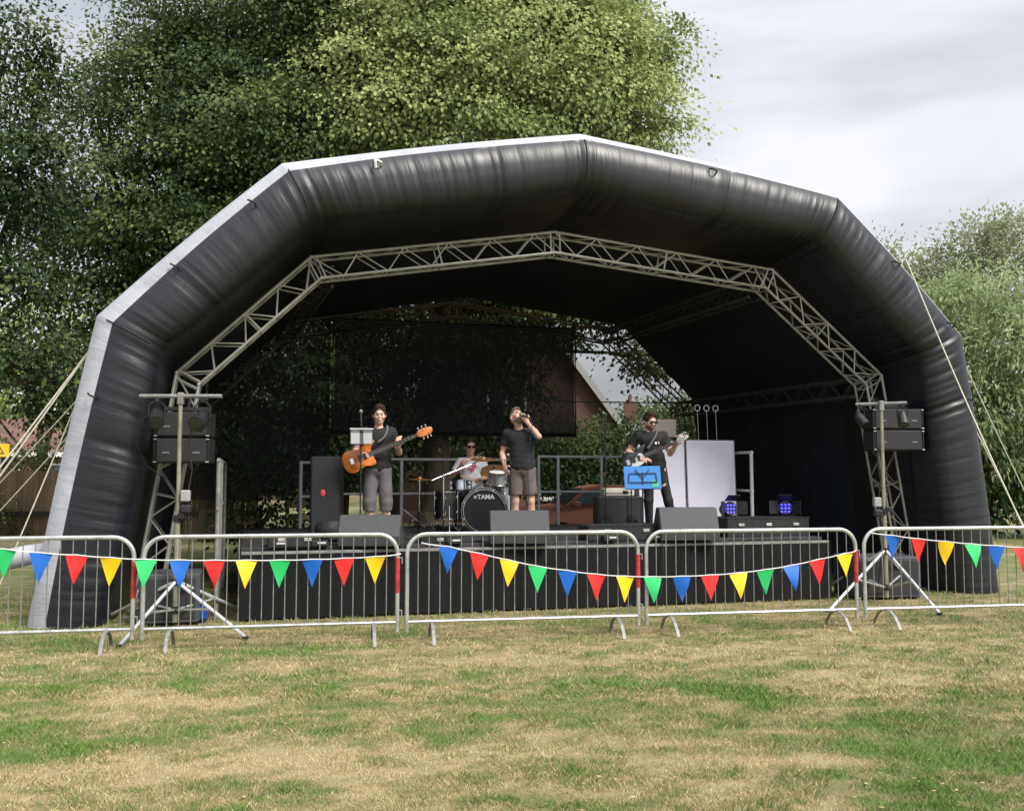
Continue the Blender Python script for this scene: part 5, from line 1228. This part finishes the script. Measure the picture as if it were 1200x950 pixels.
L1 = px(25, [(735, 55, 50, -.4), (690, 110, 72, -1), (650, 30, 80, 0), (610, 70, 95, -1.2), (560, 130, 88, -1.6), (500, 50, 105, -1), (440, 110, 95, -1), (560, -20, 110, 0), (650, -60, 90, 0), (400, 20, 100, .3), (480, 165, 75, -1.4), (625, 160, 66, -1.5), (725, 125, 52, -.5), (765, 45, 30, 0), (757, 150, 36, -.6), (730, 175, 36, -.3), (710, 12, 60, 1), (670, -5, 60, 1),
             (700, 300, 60, 1.6), (740, 352, 34, 1.5), (785, 408, 36, 1.2), (695, 350, 30, 1.4), (640, 300, 80, 2), (590, 350, 70, 1.5), (560, 440, 70, 2), (480, 400, 90, 1.5), (400, 380, 80, 1.5), (520, 300, 100, 2.5), (632, 385, 28, 1.6), (590, 250, 90, 2), (710, 220, 60, 2)])
L2 = px(24, [(300, 50, 110, 0), (225, 20, 95, .5), (300, 170, 110, -.6), (200, 120, 90, 0), (235, 250, 100, -.6), (150, 190, 80, 0), (130, 310, 80, 0), (300, 300, 110, .5), (170, 390, 75, .3), (340, -40, 110, 0), (90, 110, 42, .5), (75, 250, 50, .6), (110, 400, 50, .3), (350, 400, 95, 1), (250, 450, 85, 1), (160, 40, 50, 1), (370, 220, 90, 0), (330, 500, 75, 1.6), (420, 500, 70, 2), (180, 300, 90, 1.5), (260, 100, 110, 1.6)])
L3 = px(20, [(-20, 160, 75, 0), (20, 75, 34, .5), (-15, 20, 50, .3), (15, 210, 55, .2), (-5, 300, 45, .3), (30, 330, 40, .5), (10, 410, 38, .3), (50, 440, 42, 1), (-70, 90, 80, 0), (-80, 250, 80, 0), (-80, 400, 70, 0), (20, 470, 34, 1.2), (75, 480, 30, 2)])
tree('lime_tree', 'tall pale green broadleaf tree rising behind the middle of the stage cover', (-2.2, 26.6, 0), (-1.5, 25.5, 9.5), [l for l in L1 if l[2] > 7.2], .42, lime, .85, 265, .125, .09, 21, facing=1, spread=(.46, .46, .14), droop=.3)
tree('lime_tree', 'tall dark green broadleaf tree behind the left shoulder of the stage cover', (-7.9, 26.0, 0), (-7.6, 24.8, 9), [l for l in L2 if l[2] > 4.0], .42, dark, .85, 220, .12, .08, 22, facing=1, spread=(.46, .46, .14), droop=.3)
tree('broadleaf_tree', 'dark tree at the far left edge with bright gaps of sky between its branches', (-12.2, 21.0, 0), (-11.5, 20.2, 7.5), L3, .3, darker, 2.4, 75, .12, .08, 23, facing=1, spread=(.30, .30, .12))
tree('shaded_lower_crown', 'lower crown foliage directly behind the stage backdrop, leaf colour darkened as canopy shade', (-3.5, 27.8, 0), (-3.2, 27.2, 5), [l for l in L1 if l[2] <= 7.2]+[l for l in L2 if l[2] <= 4.0], .3, darker, 1.5, 80, .15, .10, 35, facing=1, spread=(.36, .36, .16), droop=.4)  # low lobes of the tall trees; canopy shade put into the leaf colour
# shade-giving far trees and shrubs behind the stage
L4 = px(33, [(250, 470, 60, 0), (330, 500, 60, 1), (420, 480, 70, 0), (500, 500, 60, 0), (560, 490, 60, 1), (180, 500, 50, 0)])
tree('broadleaf_tree', 'low dark tree seen dimly through the mesh behind the bassist', (-6, 34, 0), (-5.5, 33, 3), L4, .25, darker, 1.2, 26, .24, .17, 24, facing=1)
bamb = leaf_mat('bright_drooping_leaves', (.17, .22, .09), (.31, .39, .18), (.44, .50, .29), .42)
mid = leaf_mat('mid_green_leaves', (.03, .06, .02), (.07, .12, .04), (.14, .20, .07), .25)
oliv = leaf_mat('grey_green_leaves', (.16, .20, .10), (.28, .32, .17), (.38, .40, .25), .42)
L5 = px(27, [(1110, 360, 40, 0), (1160, 350, 40, -.3), (1210, 360, 45, 0), (1120, 430, 55, 0), (1180, 420, 60, -.5), (1150, 490, 60, -.3), (1220, 480, 60, 0), (1250, 400, 60, 0), (1080, 400, 45, .5), (1100, 480, 50, .5), (1060, 350, 28, .6)])
L6 = px(28, [(1130, 570, 50, 0), (1180, 560, 50, 0), (1230, 560, 55, 0), (1090, 560, 50, 0)])
L5 = [l for l in L5]
tree('leafy_shrub', 'bright green shrub with long drooping leaves right of the stage cover', (13.6, 27.6, 0), (13.6, 27.3, 5), L5, .12, bamb, 2.0, 70, .22, .06, 25, facing=1, spread=(.28, .28, .14), droop=.55)
tree('leafy_shrub', 'darker green lower shrub under the bright drooping one on the right', (13.9, 28.3, 0), (13.9, 28.2, 1.5), L6, .1, mid, 2.6, 30, .22, .10, 26, facing=1, spread=(.3, .3, .2))
L7 = px(40, [(1150, 300, 32, 0), (1190, 290, 36, 0), (1120, 320, 30, 0), (1080, 320, 26, 0), (1050, 310, 22, 0), (1165, 265, 18, 0), (1135, 275, 14, 0), (1195, 262, 16, 0), (1240, 300, 45, 0), (1060, 345, 30, 0), (1100, 350, 35, 0), (1150, 360, 40, 0), (1105, 290, 12, 0), (1040, 290, 9, 0)])
tree('thin_crowned_tree', 'sparse grey-green tree with thin branch tips against the sky on the right', (20, 41, 0), (19.6, 40.4, 7), L7, .16, oliv, 1.6, 70, .17, .10, 27, spread=(.42, .42, .30), droop=-.1, inner=.4, share=.6, tw=False)
L8 = px(30, [(640, 522, 30, 0), (680, 520, 28, 0), (720, 522, 28, 0), (760, 520, 30, 0), (800, 505, 36, 1), (600, 520, 30, 0), (560, 525, 30, 0), (840, 500, 40, 1), (880, 500, 40, 1), (640, 550, 30, 0), (700, 550, 30, 0), (760, 550, 30, 0), (820, 545, 40, 1)])
hd = thing('hedge', 'green hedge seen through the mesh behind the singer and the guitarist', 'hedge', (2.5, 30, 0)); 
hs = MB()
for i in range(12): hs.tube([(-3.6+i*.8, random.uniform(-.2, .2), 0), (-3.6+i*.8+random.uniform(-.3, .3), 0, 1.4)], [.05, .02], 6)
hs.build('stems', bark, hd); leaves('foliage', hd, [(x-2.5, y-30, z, r) for x, y, z, r in L8], 5.0, 40, .14, .09, mid, 28, facing=1)
L9 = px(19, [(320, 590, 30, 0), (300, 560, 26, .3), (345, 610, 22, 0), (290, 600, 30, .4), (325, 550, 18, 0)])
tree('small_bush', 'small dark bush behind the left end of the stage', (-5.0, 19.2, 0), (-5.0, 19.1, .9), L9, .05, mid, 5, 26, .12, .07, 29, tw=False)
L10 = px(30, [(18, 540, 20, 0), (45, 528, 18, 1), (-10, 560, 30, 0), (25, 585, 20, -3), (60, 600, 20, -3), (-10, 610, 25, -3), (5, 530, 15, 0)])
tree('small_bush', 'small green bush by the timber fence at the far left', (-15.4, 29.6, 0), (-15.4, 29.6, 1.2), L10, .06, dark, 4, 28, .14, .09, 30, tw=False)
L11 = px(36, [(40, 440, 45, 0), (90, 450, 40, 0), (10, 400, 50, 0), (60, 380, 40, 0), (-40, 440, 60, 0), (120, 430, 40, 1)])
tree('sunlit_tree', 'lighter green tree showing between the dark branches on the left', (-18, 37, 0), (-18, 36.5, 3.5), L11, .2, lime, 1.6, 24, .24, .15, 31, facing=1)
# far tree line closing the horizon
far = [(x, 95+8*math.sin(x*.3), 3.0+1.6*vnoise(np.array([x*.11]), np.array([3.]))[0]*2, 4.2) for x in range(-95, 100, 6)]
t = leaves('far_tree_line', None, far, .5, 40, .45, .36, mid, 33, spread=(1.0, 1.0, .7)); tag(t, 'distant mass of trees closing the far side of the field', 'trees', kind='stuff')

# ================================================================== BUILDINGS AND STREET
def brick_mat(name, c, mort, sx, sy):
    m = bpy.data.materials.new(name); m.use_nodes = True; nt = m.node_tree; b = nt.nodes['Principled BSDF']; tc = nt.nodes.new('ShaderNodeTexCoord')
    cx = nt.nodes.new('ShaderNodeSeparateXYZ'); cb = nt.nodes.new('ShaderNodeCombineXYZ'); ad = nt.nodes.new('ShaderNodeMath'); nt.links.new(tc.outputs['Object'], cx.inputs[0])
    nt.links.new(cx.outputs[0], ad.inputs[0]); nt.links.new(cx.outputs[1], ad.inputs[1]); nt.links.new(ad.outputs[0], cb.inputs[0]); nt.links.new(cx.outputs[2], cb.inputs[1])
    k = nt.nodes.new('ShaderNodeTexBrick'); k.inputs['Scale'].default_value = 1; k.inputs['Brick Width'].default_value = sx; k.inputs['Row Height'].default_value = sy; k.inputs['Mortar Size'].default_value = .012
    k.inputs['Color1'].default_value = (*c, 1); k.inputs['Color2'].default_value = (*[x*.7 for x in c], 1); k.inputs['Mortar'].default_value = (*mort, 1)
    nt.links.new(cb.outputs[0], k.inputs[0]); nt.links.new(k.outputs[0], b.inputs['Base Color']); b.inputs['Roughness'].default_value = .85; return m
brick = brick_mat('red_brick', (.21, .085, .06), (.2, .17, .15), .225, .075); tile = brick_mat('brown_roof_tiles', (.17, .085, .06), (.05, .03, .025), .2, .28); slate = brick_mat('grey_roof_tiles', (.26, .25, .25), (.12, .12, .12), .3, .25)
wpaint = M('white_paint', (.75, .75, .74), .5, 0, .06, 4); winm = M('window_glass', (.03, .045, .055), .08, spec=.8)
def house(label, loc, rz, w_, d_, eave, ridge, wallm, roofm, wins, gable_front=True, door=None, over=.35):
    t = thing('house', label, 'house', loc, rz, 'houses beyond the field'); hw = w_/2
    wl = MB(); wl.add([(-hw, 0, 0), (hw, 0, 0), (hw, 0, eave), (0, 0, ridge), (-hw, 0, eave), (-hw, d_, 0), (hw, d_, 0), (hw, d_, eave), (0, d_, ridge), (-hw, d_, eave)], [(0, 1, 2, 3, 4), (6, 5, 9, 8, 7), (1, 6, 7, 2), (5, 0, 4, 9)]) if gable_front else wl.add([(-hw, 0, 0), (hw, 0, 0), (hw, 0, eave), (-hw, 0, eave), (-hw, d_, 0), (hw, d_, 0), (hw, d_, eave), (-hw, d_, eave), (-hw, d_/2, ridge), (hw, d_/2, ridge)], [(0, 1, 2, 3), (5, 4, 7, 6), (1, 5, 6, 9, 2), (4, 0, 3, 8, 7)])
    wl.build('wall', wallm, t, smooth=0); rf = MB(); th = .16
    if gable_front:
        sl = (ridge-eave)/hw
        for sx in (-1, 1):
            a = Vector((0, 0, ridge+.02)); b = Vector((sx*(hw+over), 0, eave-over*sl+.02)); vs = [(a.x, -over, a.z), (b.x, -over, b.z), (b.x, d_+over, b.z), (a.x, d_+over, a.z)]; vs += [(x, y, z+th) for x, y, z in vs]
            rf.add(vs, [(0, 1, 2, 3), (7, 6, 5, 4), (0, 4, 5, 1), (1, 5, 6, 2), (2, 6, 7, 3), (3, 7, 4, 0)])
        bb = MB()
        for sx in (-1, 1):
            b = Vector((sx*(hw+over), 0, eave-over*sl)); dv = Vector((b.x, 0, b.z-ridge)); bb.box(Vector((0, -over-.02, ridge+.06)).lerp(Vector((b.x, -over-.02, b.z+.06)), .5), (dv.length, .03, .22), rot=dv.to_track_quat('X', 'Z').to_matrix())
        bb.build('bargeboard', M('weathered_white_paint', (.5, .5, .48), .6), t, smooth=0)
    else:
        sl = (ridge-eave)/(d_/2)
        for s_, y0, y1 in ((0, -over, d_/2), (1, d_+over, d_/2)):
            z0 = eave-over*sl; vs = [(-hw-.3, y0, z0), (hw+.3, y0, z0), (hw+.3, y1, ridge+.02), (-hw-.3, y1, ridge+.02)]; vs += [(x, y, z+th) for x, y, z in vs]
            rf.add(vs, [(0, 1, 2, 3), (7, 6, 5, 4), (0, 4, 5, 1), (1, 5, 6, 2), (2, 6, 7, 3), (3, 7, 4, 0)])
        MB().box((0, -over-.03, eave-over*sl+.02), (w_+.6, .04, .24)).build('fascia', wpaint, t, smooth=0)
    ro = rf.build('roof', roofm, t, smooth=0)
    c = MB(); c.box((hw*.3 if gable_front else -hw*.5, d_*.5, ridge+.5), (.6, .6, 1.2), bev=.02); c.lathe([(.1, 1.1), (.08, 1.4)], (hw*.3 if gable_front else -hw*.5, d_*.5, ridge), n=10); c.build('chimney', brick, ro, smooth=0)
    for (x, z, ww, hh) in wins:
        f = MB(); 
        for (dx, dz, a, b_) in ((0, hh/2, ww, .08), (0, -hh/2, ww, .08), (-ww/2, 0, .08, hh), (ww/2, 0, .08, hh), (0, 0, .06, hh)): f.box((x+dx, -.01, z+dz), (a+.08 if b_ == .08 else a, .09, b_))
        fo = f.build('window', wpaint, t, smooth=0); MB().box((x, .005, z), (ww-.06, .03, hh-.06)).build('pane', winm, fo, smooth=0); MB().box((x, -.06, z-hh/2-.08), (ww+.25, .16, .06)).build('sill', wpaint, fo, smooth=0)
    if door: x, = door; do = MB().box((x, -.01, 1.02), (.95, .08, 2.04), bev=.01).build('door', wpaint, t, smooth=0); MB().sph((x+.36, -.07, 1.0), .035, 8, 6).build('handle', galv, do)
house('brick gabled house with a brown tiled roof seen through the mesh behind the singer', (-.2, 36, 0), R(6), 8.6, 9, 3.6, 9.4, brick, tile, [(-2.2, 1.6, 1.6, 1.2), (2.0, 1.5, 1.5, 1.2), (0, 4.6, 1.4, 1.1)], True)
house('small outbuilding with a grey tiled roof behind the hedge', (6.8, 44, 0), R(-4), 5.0, 4.5, 2.9, 4.2, brick, slate, [(-1, 1.4, 1.2, 1.0)], False)
house('low red brick bungalow with a white roof edge beyond the timber fence', (-24.5, 47, 0), R(8), 14, 8, 2.9, 4.6, brick, tile, [(2.8, 1.75, 2.4, 1.1), (-2.8, 1.75, 2.4, 1.1), (5.6, 1.75, 1.6, 1.1)], False, (0,))
# timber fence, far left
t = thing('timber_fence', 'weathered vertical board fence at the far left behind the guy ropes', 'fence', (-19.5, 27.5, 0), R(4))
fb = MB()
for i in range(78):
    x = i*.155; h_ = 1.86+random.uniform(-.02, .02); fb.box((x, random.uniform(-.004, .004), h_/2), (.145, .022, h_), Euler((0, R(random.uniform(-.3, .3)), 0)))
fb.build('boards', wood, t, smooth=0)
for i in range(6): MB().box((i*2.4, .06, .97), (.1, .1, 1.94), bev=.01).build('post', wood, t, smooth=0)
for z in (.45, 1.45): MB().box((6, .045, z), (12.1, .04, .09)).build('rail', wood, t, smooth=0)
MB().box((6, -.10, .62), (12.1, .05, .16)).build('dark_rail', M('dark_stained_timber', (.03, .022, .02), .7), t, smooth=0)
# warning sign
yel = M('yellow_sign_paint', (.75, .47, .02), .5)
t = thing('warning_sign', 'small yellow warning sign with a black triangle at the far left edge', 'sign', (-10.25, 19.2, 0), R(10))
MB().tube([(0, .03, 0), (0, .03, 2.36)], .02, 8).build('post', galv, t); MB().box((0, 0, 2.22), (.36, .012, .26), bev=.003).build('plate', yel, t)
m = MB(); M4 = Matrix.Translation((0, -.009, 2.22)) @ Matrix.Rotation(R(90), 4, 'X')
m.prism([(-.09, -.07), (.09, -.07), (0, .09)], .003, M4); tr_ = m.build('triangle', blk, t, smooth=0); m = MB(); m.prism([(-.055, -.05), (.055, -.05), (0, .055)], .003, Matrix.Translation((0, -.0125, 2.22)) @ Matrix.Rotation(R(90), 4, 'X')); m.build('triangle_field', yel, t, smooth=0)
m = MB(); m.box((0, -.016, 2.223), (.012, .003, .045)); m.box((0, -.016, 2.188), (.012, .003, .010)); m.build('exclamation_mark', blk, t, smooth=0)
# pale boards behind the shrub
t = thing('bench', 'pale timber and white board bench seen between the bush and the tall speaker', 'bench', (-4.45, 21.2, 0), R(-2))
tan = M('pale_straw_timber', (.42, .33, .20), .7, 0, .25, 6)
MB().box((0, .0, 1.12), (1.1, .04, .22), bev=.006).build('upper_back_board', tan, t); MB().box((0, 0, .80), (1.1, .04, .18), bev=.006).build('lower_back_board', tan, t)
MB().box((0, -.2, .50), (1.1, .38, .05), bev=.006).build('seat', wpaint, t)
for sx in (-1, 1):
    l = MB(); l.box((sx*.5, .02, .62), (.07, .07, 1.24), bev=.006); l.box((sx*.5, -.34, .24), (.07, .07, .48), bev=.006); l.build('leg', wood, t)
# parked car behind the rail
def parked_car(label, loc, rz, bodym):
    t = thing('parked_car', label, 'car', loc, rz)
    # side profile along x, extruded across y with tumblehome
    prof = [(-2.0, .35), (-2.02, .75), (-1.9, .95), (-1.2, 1.02), (-.65, 1.42), (-.2, 1.50), (.7, 1.48), (1.35, 1.30), (1.85, 1.0), (2.0, .85), (2.03, .5), (1.98, .32)]
    wid = [.82, .86, .84, .82, .62, .60, .60, .64, .78, .82, .84, .82]; vs = []; n = len(prof)
    for sg in (-1, 1):
        for (x, z), w_ in zip(prof, wid): vs.append((x, sg*w_, z))
    fs = [(i, i+1, n+i+1, n+i) for i in range(n-1)]+[(n-1, 0, n, 2*n-1), tuple(range(n-1, -1, -1)), tuple(range(n, 2*n))]
    MB().add(vs, fs).build('body', bodym, t, smooth=25)
    def quad(name, pts, m_, off): MB().add(pts, [(0, 1, 2, 3)]).build(name, m_, t, smooth=0)
    MB().add([(-1.17, -.74, 1.05), (-1.17, .74, 1.05), (-.68, .56, 1.41), (-.68, -.56, 1.41)], [(0, 1, 2, 3)]).build('windscreen', winm, t, smooth=0).location = (-.012, 0, .015)
    MB().add([(1.80, -.70, 1.05), (1.80, .70, 1.05), (1.38, .56, 1.29), (1.38, -.56, 1.29)], [(0, 3, 2, 1)]).build('rear_window', winm, t, smooth=0).location = (.012, 0, .015)
    for sg in (-1, 1):
        for (a, b, c_, d) in (((-1.02, 1.06), (.02, 1.06), (.02, 1.42), (-.60, 1.38)), ((.10, 1.06), (1.15, 1.06), (1.10, 1.32), (.10, 1.42))):
            P = [(x, sg*(.83-.215*(z-1.0)/.48), z) for x, z in (a, b, c_, d)]; MB().add(P, [(0, 1, 2, 3) if sg < 0 else (3, 2, 1, 0)]).build('side_window', M('tinted_window', (.12, .2, .2), .1, spec=.8) if sg < 0 and a[0] < -1 else winm, t, smooth=0).location = (0, sg*.012, 0)
        for x in (-1.3, 1.3):
            w_ = MB(); w_.lathe([(.20, -.1), (.31, -.1), (.325, -.06), (.325, .06), (.31, .1), (.2, .1)], (x, sg*.78, .325), Euler((R(90), 0, 0)), 24); wo = w_.build('wheel', blkr, t); q = MB(); q.lathe([(.2, 0), (.18, .03), (.05, .04), (.001, .045)], (x, sg*.87, .325), Euler((R(90*sg), 0, 0)), 20); q.build('rim', alu, wo)
        l = MB(); l.box((-1.99, sg*.62, .74), (.06, .3, .14), bev=.02); l.build('headlight', M('lamp_glass', (.6, .6, .6), .15), t)
        l = MB(); l.box((1.98, sg*.66, .86), (.06, .24, .18), bev=.02); l.build('tail_light', redp, t)
        l = MB(); l.box((-.95, sg*.93, 1.06), (.14, .16, .12), bev=.02); l.build('door_mirror', bodym, t)
    return t
parked_car('salmon red hatchback parked behind the rail beside the guitar amplifier', (2.25, 23.6, 0), R(12), M('salmon_car_paint', (.80, .30, .20), .3, 0, .08, 2, coat=.5))
